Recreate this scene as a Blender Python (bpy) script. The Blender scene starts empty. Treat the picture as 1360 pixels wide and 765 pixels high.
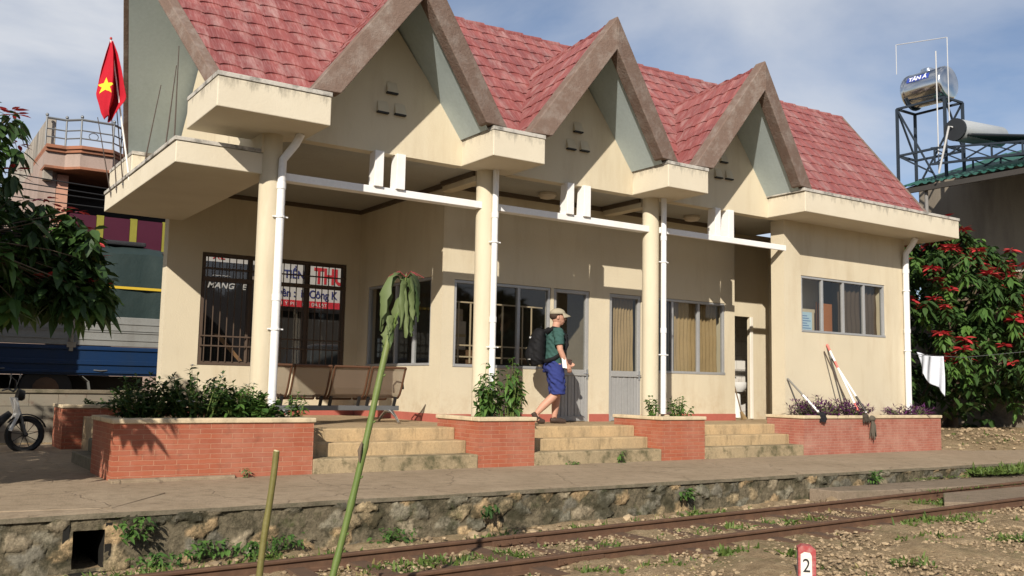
import bpy, bmesh, math, random
import numpy as np
from mathutils import Vector, Matrix
random.seed(7); RNG = np.random.default_rng(11)
R = math.radians
scene = bpy.context.scene
COL = scene.collection

# ---------------------------------------------------------------- helpers
def tag(o, label=None, cat=None, group=None, kind=None):
    if label: o['label'] = label
    if cat: o['category'] = cat
    if group: o['group'] = group
    if kind: o['kind'] = kind
    return o

def thing(name, label, cat, loc=(0, 0, 0), group=None, rz=0.0):
    o = bpy.data.objects.new(name, None); COL.objects.link(o)
    o.location = loc; o.rotation_euler = (0, 0, rz); o.empty_display_size = .2
    return tag(o, label, cat, group)

def world_org(p):
    v = Vector((0, 0, 0))
    while p is not None:
        v += Vector(p.location); p = p.parent
    return v

def finish_mesh(me, mat, smooth, sharp=40):
    mats = mat if isinstance(mat, (list, tuple)) else [mat]
    for m in mats: me.materials.append(m)
    if smooth:
        me.shade_smooth()
        if sharp: me.set_sharp_from_angle(angle=R(sharp))

def link_mesh(name, me, parent=None):
    o = bpy.data.objects.new(name, me); COL.objects.link(o)
    if parent is not None: o.parent = parent
    return o

class MB:
    """collects polygons, links them as one mesh object"""
    def __init__(s): s.v = []; s.f = []; s.uv = {}; s.mi = {}
    def add(s, verts, faces, mi=0):
        b = len(s.v); s.v += [tuple(map(float, q)) for q in verts]
        for f in faces:
            if mi: s.mi[len(s.f)] = mi
            s.f.append(tuple(b + i for i in f))
        return s
    def quad(s, a, b, c, d, mi=0): return s.add([a, b, c, d], [(0, 1, 2, 3)], mi)
    def box(s, x0, x1, y0, y1, z0, z1, mi=0):
        return s.add([(x0,y0,z0),(x1,y0,z0),(x1,y1,z0),(x0,y1,z0),(x0,y0,z1),(x1,y0,z1),(x1,y1,z1),(x0,y1,z1)],
            [(0,3,2,1),(4,5,6,7),(0,1,5,4),(1,2,6,5),(2,3,7,6),(3,0,4,7)], mi)
    def prism(s, poly, axis, a, b, mi=0):
        """poly: 2D points; extruded along axis from a to b. x:(y,z) y:(x,z) z:(x,y)"""
        n = len(poly)
        def P(q, t):
            return {'x': (t, q[0], q[1]), 'y': (q[0], t, q[1]), 'z': (q[0], q[1], t)}[axis]
        vs = [P(q, a) for q in poly] + [P(q, b) for q in poly]
        fs = [tuple(range(n))[::-1], tuple(range(n, 2*n))] + [(i, (i+1) % n, n+(i+1) % n, n+i) for i in range(n)]
        return s.add(vs, fs, mi)
    def tube(s, pts, rad, n=10, mi=0, caps=True, flat=1.0, up=None):
        pts = [Vector(p) for p in pts]; m = len(pts)
        rr = rad if isinstance(rad, (list, tuple)) else [rad]*m
        b = len(s.v); vs = []; ref = Vector(up) if up else None
        for i, p in enumerate(pts):
            t = (pts[min(i+1, m-1)] - pts[max(i-1, 0)]).normalized()
            if ref is None:
                ref = Vector((0, 0, 1)) if abs(t.z) < .9 else Vector((1, 0, 0))
            a = t.cross(ref)
            if a.length < 1e-4: a = t.cross(Vector((0, 1, 0)))
            a.normalize(); c = a.cross(t).normalized(); ref = c if not up else ref
            r = rr[i]; ra, rb = (r if isinstance(r, (list, tuple)) else (r, r*flat))
            for k in range(n):
                w = 2*math.pi*k/n
                vs.append(p + a*(ra*math.cos(w)) + c*(rb*math.sin(w)))
        fs = [(i*n+k, i*n+(k+1) % n, (i+1)*n+(k+1) % n, (i+1)*n+k) for i in range(m-1) for k in range(n)]
        if caps: fs += [tuple(range(n))[::-1], tuple((m-1)*n+k for k in range(n))]
        return s.add(vs, fs, mi)
    def bar(s, a, b, w, h=None, mi=0):
        """square section bar from a to b"""
        a, b = Vector(a), Vector(b); h = h or w; t = (b-a).normalized()
        up = Vector((0, 0, 1)) if abs(t.z) < .95 else Vector((0, 1, 0))
        u = t.cross(up).normalized()*w/2; v = u.cross(t).normalized()*h/2
        vs = [a-u-v, a+u-v, a+u+v, a-u+v, b-u-v, b+u-v, b+u+v, b-u+v]
        return s.add(vs, [(0,1,2,3)[::-1],(4,5,6,7),(0,1,5,4),(1,2,6,5),(2,3,7,6),(3,0,4,7)], mi)
    def ellipsoid(s, c, r, n=14, m=9, mi=0, M=None):
        vs = []; c = Vector(c)
        for i in range(m+1):
            th = math.pi*i/m
            for k in range(n):
                ph = 2*math.pi*k/n
                q = Vector((r[0]*math.sin(th)*math.cos(ph), r[1]*math.sin(th)*math.sin(ph), r[2]*math.cos(th)))
                if M: q = M @ q
                vs.append(c+q)
        return s.add(vs, [(i*n+k, (i+1)*n+k, (i+1)*n+(k+1) % n, i*n+(k+1) % n) for i in range(m) for k in range(n)], mi)
    def mesh(s, name, org=Vector((0,0,0))):
        me = bpy.data.meshes.new(name)
        me.from_pydata([(v[0]-org.x, v[1]-org.y, v[2]-org.z) for v in s.v], [], s.f)
        if s.mi:
            for i, k in s.mi.items(): me.polygons[i].material_index = k
        # box-projected UVs in metres
        uvl = me.uv_layers.new(name='UVMap')
        for i, f in enumerate(s.f):
            p = me.polygons[i]
            if i in s.uv:
                for li, c in zip(p.loop_indices, s.uv[i]): uvl.data[li].uv = c
                continue
            nx, ny, nz = (abs(q) for q in p.normal)
            for li, vi in zip(p.loop_indices, f):
                x, y, z = s.v[vi]
                uvl.data[li].uv = (y, z) if nx > ny and nx > nz else ((x, z) if ny >= nz else (x, y))
        return me
    def build(s, name, mat, parent=None, smooth=False, bevel=0, segs=2, sharp=40, rotate=None):
        org = world_org(parent) if parent is not None else Vector((0,0,0))
        me = s.mesh(name, org); finish_mesh(me, mat, smooth, sharp)
        o = link_mesh(name, me, parent)
        if bevel:
            md = o.modifiers.new('bevel', 'BEVEL'); md.width = bevel; md.segments = segs
            md.limit_method = 'ANGLE'; md.angle_limit = R(40); md.harden_normals = False
        return o

def wall_grid(mb, axis, u0, u1, z0, z1, c0, c1, openings=(), mi=0):
    """flat wall with rectangular openings; axis 'x' runs along X with thickness c0..c1 in Y"""
    us = sorted({u0, u1, *[q for o in openings for q in o[:2]]}); zs = sorted({z0, z1, *[q for o in openings for q in o[2:]]})
    us = [u for u in us if u0 <= u <= u1]; zs = [z for z in zs if z0 <= z <= z1]
    def solid(i, j):
        if i < 0 or j < 0 or i >= len(us)-1 or j >= len(zs)-1: return False
        um, zm = (us[i]+us[i+1])/2, (zs[j]+zs[j+1])/2
        return not any(o[0] < um < o[1] and o[2] < zm < o[3] for o in openings)
    P = (lambda u, c, z: (u, c, z)) if axis == 'x' else (lambda u, c, z: (c, u, z))
    for i in range(len(us)-1):
        for j in range(len(zs)-1):
            if not solid(i, j): continue
            a, b, c, d = us[i], us[i+1], zs[j], zs[j+1]
            mb.quad(P(a,c0,c), P(b,c0,c), P(b,c0,d), P(a,c0,d), mi); mb.quad(P(b,c1,c), P(a,c1,c), P(a,c1,d), P(b,c1,d), mi)
            if not solid(i-1, j): mb.quad(P(a,c1,c), P(a,c0,c), P(a,c0,d), P(a,c1,d), mi)
            if not solid(i+1, j): mb.quad(P(b,c0,c), P(b,c1,c), P(b,c1,d), P(b,c0,d), mi)
            if not solid(i, j-1): mb.quad(P(a,c1,c), P(b,c1,c), P(b,c0,c), P(a,c0,c), mi)
            if not solid(i, j+1): mb.quad(P(a,c0,d), P(b,c0,d), P(b,c1,d), P(a,c1,d), mi)
    return mb

# ---------------------------------------------------------------- materials
class NT:
    def __init__(s, name):
        s.m = bpy.data.materials.new(name); s.m.use_nodes = True; s.t = s.m.node_tree; s.t.nodes.clear()
        s.out = s.n('ShaderNodeOutputMaterial'); s.b = s.n('ShaderNodeBsdfPrincipled'); s.l(s.b.outputs[0], s.out.inputs[0])
    def n(s, ty, **k):
        q = s.t.nodes.new(ty)
        for a, v in k.items(): setattr(q, a, v)
        return q
    def l(s, a, b): s.t.links.new(a, b)
    def coord(s, which='Object'):
        return s.n('ShaderNodeTexCoord').outputs[which]
    def mapped(s, vec, scale=(1,1,1), loc=(0,0,0)):
        m = s.n('ShaderNodeMapping'); m.inputs['Scale'].default_value = scale; m.inputs['Location'].default_value = loc
        s.l(vec, m.inputs[0]); return m.outputs[0]
    def noise(s, vec, scale, detail=4, rough=.6):
        q = s.n('ShaderNodeTexNoise'); q.inputs['Scale'].default_value = scale; q.inputs['Detail'].default_value = detail
        q.inputs['Roughness'].default_value = rough; s.l(vec, q.inputs['Vector']); return q.outputs['Fac']
    def ramp(s, fac, stops):
        r = s.n('ShaderNodeValToRGB'); e = r.color_ramp.elements
        while len(e) < len(stops): e.new(.5)
        for k, (p, c) in enumerate(stops):
            e[k].position = p; e[k].color = (*c, 1) if isinstance(c, (tuple, list)) else (c, c, c, 1)
        s.l(fac, r.inputs[0]); return r.outputs[0]
    def mix(s, fac, a, b, mode='MIX'):
        q = s.n('ShaderNodeMix', data_type='RGBA', blend_type=mode)
        for v, i in ((fac, 0), (a, 6), (b, 7)):
            if hasattr(v, 'is_output'): s.l(v, q.inputs[i])
            else: q.inputs[i].default_value = (*v, 1) if isinstance(v, (tuple, list)) else v
        return q.outputs[2]
    def math(s, op, a, b=None, clamp=False):
        q = s.n('ShaderNodeMath', operation=op, use_clamp=clamp)
        for v, i in ((a, 0), (b, 1)):
            if v is None: continue
            if hasattr(v, 'is_output'): s.l(v, q.inputs[i])
            else: q.inputs[i].default_value = v
        return q.outputs[0]
    def bump(s, h, dist=.01, strength=1.0):
        q = s.n('ShaderNodeBump'); q.inputs['Distance'].default_value = dist; q.inputs['Strength'].default_value = strength
        s.l(h, q.inputs['Height']); s.l(q.outputs[0], s.b.inputs['Normal']); return q
    def set(s, col=None, rough=.7, metal=0, spec=.35):
        if col is not None:
            if hasattr(col, 'is_output'): s.l(col, s.b.inputs['Base Color'])
            else: s.b.inputs['Base Color'].default_value = (*col, 1)
        if hasattr(rough, 'is_output'): s.l(rough, s.b.inputs['Roughness'])
        else: s.b.inputs['Roughness'].default_value = rough
        s.b.inputs['Metallic'].default_value = metal; s.b.inputs['Specular IOR Level'].default_value = spec
        return s.m

def worn(name, col, dirt=None, amt=.35, rough=.75, scale=2.0, bump=.003, bscale=60, spec=.3, metal=0, streak=False, fine=.12):
    """a base colour with fine mottling and patches of dirt of their own shape"""
    t = NT(name); c = t.coord()
    dirt = dirt or tuple(q*.55 for q in col)
    v = t.mapped(c, (1, 1, .22)) if streak else c
    f1 = t.ramp(t.noise(v, scale, 6, .65), [(.46, 0.0), (.72, 1.0)])
    f1 = t.math('MULTIPLY', f1, amt)
    base = t.mix(f1, col, dirt)
    f2 = t.noise(c, bscale*.4, 3, .7)
    base = t.mix(1.0, base, t.ramp(f2, [(.25, 1-fine), (.75, 1.0)]), 'MULTIPLY')
    if bump: t.bump(t.noise(c, bscale, 4, .7), bump)
    return t.set(base, rough, metal, spec)

CREAM = (.59, .52, .385)
def wall_mat():
    t = NT('cream_wall_paint'); c = t.coord()
    st = t.ramp(t.noise(t.mapped(c, (1, 1, .18)), 2.2, 6, .7), [(.5, 0.0), (.8, 1.0)])
    base = t.mix(t.math('MULTIPLY', st, .45), CREAM, (.38, .28, .16))
    pt = t.ramp(t.noise(c, .8, 3, .5), [(.35, .90), (.7, 1.0)])
    base = t.mix(1.0, base, pt, 'MULTIPLY')
    # splash dirt low on the walls
    z = t.n('ShaderNodeSeparateXYZ'); t.l(c, z.inputs[0])
    low = t.n('ShaderNodeMapRange'); low.inputs[1].default_value = .5; low.inputs[2].default_value = 1.15; low.inputs[3].default_value = 1; low.inputs[4].default_value = 0
    t.l(z.outputs[2], low.inputs[0])
    sp = t.math('MULTIPLY', low.outputs[0], t.ramp(t.noise(c, 5, 6, .7), [(.45, 0.0), (.7, 1.0)]))
    base = t.mix(t.math('MULTIPLY', sp, .5), base, (.33, .21, .11))
    t.bump(t.noise(c, 35, 5, .7), .004)
    return t.set(base, .82, 0, .25)

def block_mat():
    """painted eave block: black mould runs down from the top edge (z 4.53)"""
    t = NT('cream_eave_paint'); c = t.coord()
    z = t.n('ShaderNodeSeparateXYZ'); t.l(c, z.inputs[0])
    mr = t.n('ShaderNodeMapRange'); mr.inputs[1].default_value = 4.28; mr.inputs[2].default_value = 4.57; t.l(z.outputs[2], mr.inputs[0])
    n = t.noise(t.mapped(c, (3, 3, .8)), 3.0, 7, .75)
    m = t.ramp(t.math('ADD', t.math('MULTIPLY', mr.outputs[0], .33), n), [(.66, 0.0), (.95, 1.0)])
    base = t.mix(t.ramp(t.noise(c, 1.4, 5, .6), [(.4, 0.0), (.8, .25)]), (.60, .54, .425), (.36, .29, .20))
    base = t.mix(t.math('MULTIPLY', m, .75), base, (.07, .065, .055))
    t.bump(t.noise(c, 30, 5, .7), .004)
    return t.set(base, .85, 0, .2)

def brick_mat(name, c1, c2, mort, fade=.25, bw=.235, rh=.054):
    t = NT(name); uv = t.coord('UV'); c = t.coord()
    wob = t.n('ShaderNodeTexNoise'); wob.inputs['Scale'].default_value = 9; t.l(uv, wob.inputs['Vector'])
    b = t.n('ShaderNodeTexBrick'); b.inputs['Scale'].default_value = 1; b.inputs['Brick Width'].default_value = bw; b.inputs['Row Height'].default_value = rh
    b.inputs['Mortar Size'].default_value = .0042; b.inputs['Mortar Smooth'].default_value = .25; b.inputs['Bias'].default_value = 0
    b.inputs['Color1'].default_value = (*c1, 1); b.inputs['Color2'].default_value = (*c2, 1); b.inputs['Mortar'].default_value = (*mort, 1)
    sc = t.n('ShaderNodeVectorMath', operation='SCALE'); sc.inputs['Scale'].default_value = .012
    t.l(wob.outputs['Color'], sc.inputs[0])
    ad = t.n('ShaderNodeVectorMath', operation='ADD'); t.l(uv, ad.inputs[0]); t.l(sc.outputs[0], ad.inputs[1])
    t.l(ad.outputs[0], b.inputs['Vector'])
    base = t.mix(t.ramp(t.noise(c, 2.3, 6, .7), [(.42, 0.0), (.75, fade)]), b.outputs['Color'], (.52, .34, .26))
    base = t.mix(t.ramp(t.noise(c, 5.5, 6, .75), [(.56, 0.0), (.8, .7)]), base, (.13, .06, .04))
    h = t.math('ADD', t.math('MULTIPLY', t.math('SUBTRACT', 1.0, b.outputs['Fac']), 1.0), t.math('MULTIPLY', t.noise(c, 60, 4, .7), .35))
    t.bump(h, .008)
    return t.set(base, .78, 0, .3)

def roof_mat():
    t = NT('red_roof_tile'); uv = t.coord('UV'); c = t.coord()
    s = t.n('ShaderNodeSeparateXYZ'); t.l(uv, s.inputs[0])
    cu = t.math('FLOOR', t.math('DIVIDE', s.outputs[0], .95)); cv = t.math('FLOOR', t.math('DIVIDE', s.outputs[1], .29))
    cb = t.n('ShaderNodeCombineXYZ'); t.l(cu, cb.inputs[0]); t.l(cv, cb.inputs[1])
    w = t.n('ShaderNodeTexWhiteNoise'); t.l(cb.outputs[0], w.inputs['Vector'])
    base = t.mix(w.outputs['Value'], (.19, .050, .047), (.245, .072, .066))
    fad = t.ramp(t.noise(t.mapped(uv, (1.6, .5, 1)), 2.0, 8, .75), [(.5, 0.0), (.66, 1.0)])
    base = t.mix(t.math('MULTIPLY', fad, .5), base, (.40, .29, .27))
    fine = t.ramp(t.noise(t.mapped(uv, (22, 2.2, 1)), 2.0, 4, .6), [(.48, 0.0), (.75, .4)])
    base = t.mix(fine, base, (.50, .30, .29))
    ds = t.ramp(t.noise(uv, 1.3, 5, .6), [(.5, 0.0), (.8, .45)])
    base = t.mix(ds, base, (.17, .045, .045))
    t.bump(t.noise(c, 45, 3, .6), .003)
    return t.set(base, .62, 0, .35)

def ground_mat():
    t = NT('trackside_dirt'); c = t.coord()
    n1 = t.noise(c, .7, 6, .65); n2 = t.noise(c, 6, 6, .7); n3 = t.noise(c, 42, 4, .75)
    base = t.ramp(n2, [(.3, (.235, .165, .094)), (.5, (.36, .262, .156)), (.72, (.46, .355, .22))])
    base = t.mix(t.ramp(n1, [(.45, 0.0), (.68, .45)]), base, (.16, .12, .062))
    g = t.math('MULTIPLY', t.ramp(t.noise(c, 1.1, 5, .7), [(.52, 0.0), (.62, 1.0)]), t.ramp(n3, [(.4, 0.0), (.6, 1.0)]))
    base = t.mix(t.math('MULTIPLY', g, .55), base, (.06, .085, .02))
    base = t.mix(1.0, base, t.ramp(n3, [(.25, .6), (.7, 1.15)]), 'MULTIPLY')
    t.bump(t.math('ADD', n3, t.math('MULTIPLY', n2, 1.6)), .03)
    return t.set(base, .95, 0, .15)

def concrete_mat(name, c1, c2, c3, cracks=True, moss=0.0):
    t = NT(name); c = t.coord()
    n1 = t.noise(c, .9, 6, .65); n2 = t.noise(c, 7, 6, .7); n3 = t.noise(c, 55, 4, .7)
    base = t.mix(t.ramp(n1, [(.35, 0.0), (.65, 1.0)]), c1, c2)
    base = t.mix(t.ramp(n2, [(.48, 0.0), (.72, .7)]), base, c3)
    base = t.mix(1.0, base, t.ramp(n3, [(.25, .75), (.7, 1.08)]), 'MULTIPLY')
    h = t.math('ADD', n3, t.math('MULTIPLY', n2, .8))
    if cracks:
        v = t.n('ShaderNodeTexVoronoi', feature='DISTANCE_TO_EDGE'); v.inputs['Scale'].default_value = .75
        dn = t.n('ShaderNodeTexNoise'); dn.inputs['Scale'].default_value = 2.5; dn.inputs['Detail'].default_value = 5; t.l(c, dn.inputs['Vector'])
        sc = t.n('ShaderNodeVectorMath', operation='SCALE'); sc.inputs['Scale'].default_value = .35; t.l(dn.outputs['Color'], sc.inputs[0])
        ad = t.n('ShaderNodeVectorMath', operation='ADD'); t.l(c, ad.inputs[0]); t.l(sc.outputs[0], ad.inputs[1]); t.l(ad.outputs[0], v.inputs['Vector'])
        k = t.ramp(v.outputs['Distance'], [(.0, 1.0), (.008, 0.0)])
        base = t.mix(t.math('MULTIPLY', k, .4), base, (.07, .05, .033)); h = t.math('SUBTRACT', h, t.math('MULTIPLY', k, .8))
    if moss:
        base = t.mix(t.math('MULTIPLY', t.ramp(t.noise(c, 3.1, 7, .75), [(.5, 0.0), (.64, 1.0)]), moss), base, (.045, .05, .024))
    t.bump(h, .008)
    return t.set(base, .9, 0, .2)

def step_mat():
    t = NT('stained_step_concrete'); c = t.coord()
    base = t.mix(t.ramp(t.noise(c, 2.2, 6, .7), [(.35, 0.0), (.7, 1.0)]), (.50, .36, .20), (.36, .27, .16))
    s = t.ramp(t.noise(t.mapped(c, (2.4, 2.4, .5)), 3.2, 7, .75), [(.5, 0.0), (.68, 1.0)])
    base = t.mix(t.math('MULTIPLY', s, .6), base, (.12, .098, .055))
    base = t.mix(1.0, base, t.ramp(t.noise(c, 50, 3, .7), [(.25, .78), (.7, 1.05)]), 'MULTIPLY')
    t.bump(t.noise(c, 40, 5, .7), .006)
    return t.set(base, .85, 0, .25)

def rubble_mat():
    t = NT('rubble_stone'); c = t.coord()
    a = t.n('ShaderNodeVertexColor'); a.layer_name = 'Col'
    base = t.mix(1.0, a.outputs['Color'], t.ramp(t.noise(c, 22, 7, .8), [(.3, .4), (.7, 1.35)]), 'MULTIPLY')
    mo = t.ramp(t.noise(c, 2.6, 8, .78), [(.47, 0.0), (.57, 1.0)])
    base = t.mix(t.math('MULTIPLY', mo, .8), base, (.038, .036, .021))
    gr = t.ramp(t.noise(t.mapped(c, (1, 1, 1), (5, 3, 1)), 3.3, 7, .75), [(.56, 0.0), (.7, .7)])
    base = t.mix(gr, base, (.055, .07, .022))
    t.bump(t.math('ADD', t.noise(c, 30, 6, .75), t.noise(c, 8, 4, .6)), .02)
    return t.set(base, .95, 0, .15)

def leaf_mat(name, c1, c2, trans=.25, rough=.45):
    t = NT(name)
    oi = t.n('ShaderNodeNewGeometry')
    base = t.mix(oi.outputs['Random Per Island'], c1, c2)
    t.set(base, rough, 0, .35)
    tr = t.n('ShaderNodeBsdfTranslucent'); t.l(base, tr.inputs[0])
    mx = t.n('ShaderNodeMixShader'); mx.inputs[0].default_value = trans
    t.l(t.b.outputs[0], mx.inputs[1]); t.l(tr.outputs[0], mx.inputs[2]); t.l(mx.outputs[0], t.out.inputs[0])
    return t.m

def glass_mat(name='window_glass', tint=(.34, .35, .34), refl=.9):
    t = NT(name); t.t.nodes.remove(t.b)
    tr = t.n('ShaderNodeBsdfTransparent'); tr.inputs[0].default_value = (*tint, 1)
    gl = t.n('ShaderNodeBsdfGlossy'); gl.inputs['Roughness'].default_value = .03; gl.inputs[0].default_value = (refl, refl, refl, 1)
    lw = t.n('ShaderNodeLayerWeight'); lw.inputs[0].default_value = .5
    fr = t.math('ADD', t.math('MULTIPLY', t.math('POWER', lw.outputs['Facing'], 5.0), .92), .06)
    mx = t.n('ShaderNodeMixShader'); t.l(fr, mx.inputs[0]); t.l(tr.outputs[0], mx.inputs[1]); t.l(gl.outputs[0], mx.inputs[2])
    t.l(mx.outputs[0], t.out.inputs[0]); return t.m

def plain(name, col, rough=.6, metal=0, spec=.4):
    return worn(name, col, amt=.2, rough=rough, metal=metal, spec=spec, bump=0, fine=.06)

def brick_block_mat():
    return brick_mat('grey_block', (.20, .18, .14), (.15, .135, .105), (.09, .08, .06), .1, .42, .2)

Mt = dict(
    wall=wall_mat(), block=block_mat(), roof=roof_mat(), ground=ground_mat(), step=step_mat(), step0=concrete_mat('mossy_bottom_step', (.40, .31, .19), (.30, .24, .15), (.16, .13, .075), False, .75), rubble=rubble_mat(),
    brick=brick_mat('painted_red_brick', (.345, .102, .053), (.295, .082, .044), (.43, .2, .12)),
    brick2=brick_mat('faded_red_brick', (.33, .112, .078), (.285, .094, .066), (.42, .225, .165), .5, .2, .045),
    coping=worn('cream_coping', (.60, .49, .33), (.22, .18, .12), .6, scale=5, bump=.005, bscale=30),
    board=worn('weathered_bargeboard', (.175, .122, .098), (.30, .26, .23), .6, scale=5, bump=.012, bscale=30, rough=.9, spec=.15),
    teal=worn('teal_soffit_paint', (.43, .50, .505), (.29, .345, .345), .6, scale=1.2, bump=.002, streak=True),
    ceil=worn('grey_ceiling_panel', (.34, .33, .29), amt=.2, bump=.001),
    ceiltrim=worn('dark_ceiling_trim', (.10, .075, .05), bump=0),
    white=worn('white_beam_paint', (.80, .79, .78), (.55, .52, .47), .3, scale=3, bump=.002),
    pipe=worn('white_pipe_plastic', (.78, .78, .78), (.55, .53, .48), .3, scale=3, bump=0, rough=.4, spec=.45, streak=True),
    alu=worn('grey_aluminium', (.40, .405, .41), amt=.25, rough=.42, metal=.35, bump=0),
    aludoor=worn('grey_door_panel', (.36, .36, .355), amt=.3, rough=.5, metal=.2, bump=.001),
    glass=glass_mat(tint=(.80, .81, .79)), glass2=glass_mat('grille_window_glass', (.5, .5, .48)),
    grille=worn('dark_window_steel', (.09, .062, .045), amt=.3, bump=0, rough=.6),
    grillepale=worn('cream_grille_bar', (.50, .40, .27), amt=.3, bump=0, rough=.55),
    curtain=worn('tan_curtain', (.33, .24, .13), amt=.3, bump=.003, rough=.9, spec=.1),
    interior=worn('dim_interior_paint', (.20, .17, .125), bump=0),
    redbase=worn('red_skirting_paint', (.40, .115, .085), amt=.35, bump=.002),
    porch=concrete_mat('porch_screed', (.42, .31, .19), (.35, .255, .155), (.24, .175, .105), False),
    platform=concrete_mat('platform_concrete', (.36, .28, .195), (.29, .222, .15), (.185, .14, .09), True),
    slab=concrete_mat('crossing_concrete', (.24, .185, .135), (.2, .155, .11), (.14, .11, .075), True, .25),
    cap=concrete_mat('mossy_cap_concrete', (.2, .17, .12), (.15, .125, .09), (.08, .07, .045), False, .55),
    rail=worn('rusty_rail_steel', (.105, .058, .036), (.19, .105, .06), .5, scale=8, bump=.002, rough=.7, spec=.3),
    sleeper=worn('old_sleeper_steel', (.12, .072, .045), (.055, .04, .03), .6, scale=6, bump=.006, rough=.85),
    leaf=leaf_mat('dark_green_leaf', (.022, .052, .014), (.055, .105, .028)),
    leaf2=leaf_mat('mid_green_leaf', (.045, .10, .025), (.10, .19, .04)),
    leafy=leaf_mat('yellow_green_leaf', (.16, .20, .03), (.26, .26, .05)),
    dry=leaf_mat('wilted_leaf', (.05, .085, .025), (.17, .21, .085), .2, .6),
    bract=leaf_mat('red_bract', (.30, .014, .022), (.58, .06, .06), .25),
    purple=leaf_mat('purple_leaf', (.055, .012, .055), (.13, .03, .12), .15),
    grass=leaf_mat('green_grass', (.055, .10, .018), (.13, .18, .04), .25, .6),
    straw=leaf_mat('dry_grass', (.22, .19, .07), (.32, .27, .11), .2, .7),
    flower=leaf_mat('white_petal', (.75, .72, .7), (.8, .8, .78), .2),
    yellow=plain('yellow_petal', (.75, .5, .03)),
    bark=worn('grey_brown_bark', (.13, .095, .065), bump=.01, bscale=20, scale=4),
    stem=worn('green_sapling_bark', (.105, .155, .038), (.21, .22, .085), .6, scale=7, bump=.002, rough=.5, streak=True),
    bamboo=worn('olive_stake_bark', (.14, .125, .038), (.22, .19, .08), .6, scale=6, bump=.002, rough=.5),
    soil=worn('planter_soil', (.05, .035, .022), bump=.02, bscale=25, rough=1),
    black=plain('black_rubber', (.014, .014, .015), .6),
    chrome=plain('chrome_steel', (.6, .6, .6), .2, .9),
    grey=plain('grey_steel', (.16, .165, .17), .45, .4),
    stone=leaf_mat('ballast_stone', (.15, .106, .064), (.385, .29, .18), 0, .9),
)

# ---------------------------------------------------------------- world, sun, camera
SUN_AZ, SUN_EL = -46.0, 29.0           # measured from -Y towards +X, where the sun stands
sd = Vector((math.sin(R(SUN_AZ))*math.cos(R(SUN_EL)), -math.cos(R(SUN_AZ))*math.cos(R(SUN_EL)), math.sin(R(SUN_EL))))
w = bpy.data.worlds.new('World'); scene.world = w; w.use_nodes = True
wt = w.node_tree; wt.nodes.clear()
def WN(ty, **k):
    q = wt.nodes.new(ty)
    for a, v in k.items(): setattr(q, a, v)
    return q
wo = WN('ShaderNodeOutputWorld'); wb = WN('ShaderNodeBackground'); wb.inputs[1].default_value = .08
sky = WN('ShaderNodeTexSky', sky_type='NISHITA'); sky.sun_disc = False
sky.sun_elevation = R(SUN_EL); sky.sun_rotation = math.atan2(sd.x, sd.y); sky.altitude = 1400; sky.air_density = 1.0; sky.dust_density = .5; sky.ozone_density = 3.0
tc = WN('ShaderNodeTexCoord'); mp = WN('ShaderNodeMapping'); mp.inputs['Scale'].default_value = (1.0, 1.0, 2.4); mp.inputs['Location'].default_value = (.9, .2, .1)
nz = WN('ShaderNodeTexNoise'); nz.inputs['Scale'].default_value = 2.1; nz.inputs['Detail'].default_value = 9; nz.inputs['Roughness'].default_value = .52; nz.inputs['Distortion'].default_value = .35
rp = WN('ShaderNodeValToRGB'); rp.color_ramp.elements[0].position = .40; rp.color_ramp.elements[1].position = .68
rp.color_ramp.elements[0].color = (.10, .10, .10, 1); rp.color_ramp.elements[1].color = (.95, .95, .95, 1)
mx = WN('ShaderNodeMix', data_type='RGBA'); mx.inputs[7].default_value = (7.3, 7.5, 7.9, 1)
for a, b in ((tc.outputs['Generated'], mp.inputs[0]), (mp.outputs[0], nz.inputs['Vector']), (nz.outputs['Fac'], rp.inputs[0]), (rp.outputs[0], mx.inputs[0]),
             (sky.outputs[0], mx.inputs[6]), (mx.outputs[2], wb.inputs[0]), (wb.outputs[0], wo.inputs[0])): wt.links.new(a, b)
sl = bpy.data.lights.new('sun', 'SUN'); sl.energy = 5.0; sl.angle = R(.5); sl.color = (1.0, .92, .80)
so = bpy.data.objects.new('sun', sl); COL.objects.link(so); so.rotation_euler = sd.to_track_quat('Z', 'Y').to_euler(); so.location = (-8, -14, 14)

cd = bpy.data.cameras.new('camera'); cd.sensor_width = 36; cd.lens = 1250/1360*36; cd.clip_end = 3000; cd.clip_start = .05
co = bpy.data.objects.new('camera', cd); COL.objects.link(co); scene.camera = co
yaw, pit, rol = .59, .1025, .0193
fw = Vector((math.sin(yaw)*math.cos(pit), math.cos(yaw)*math.cos(pit), math.sin(pit))); rt = Vector((math.cos(yaw), -math.sin(yaw), 0)); up = rt.cross(fw)
cx = rt*math.cos(rol) + up*math.sin(rol); cy = -rt*math.sin(rol) + up*math.cos(rol)
M = Matrix((cx, cy, -fw)).transposed().to_4x4(); M.translation = Vector((-2.0313, -10.4591, 1.0742)); co.matrix_world = M
scene.view_settings.view_transform = 'Standard'; scene.view_settings.look = 'None'; scene.view_settings.exposure = 0.35; scene.view_settings.gamma = 1

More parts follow.
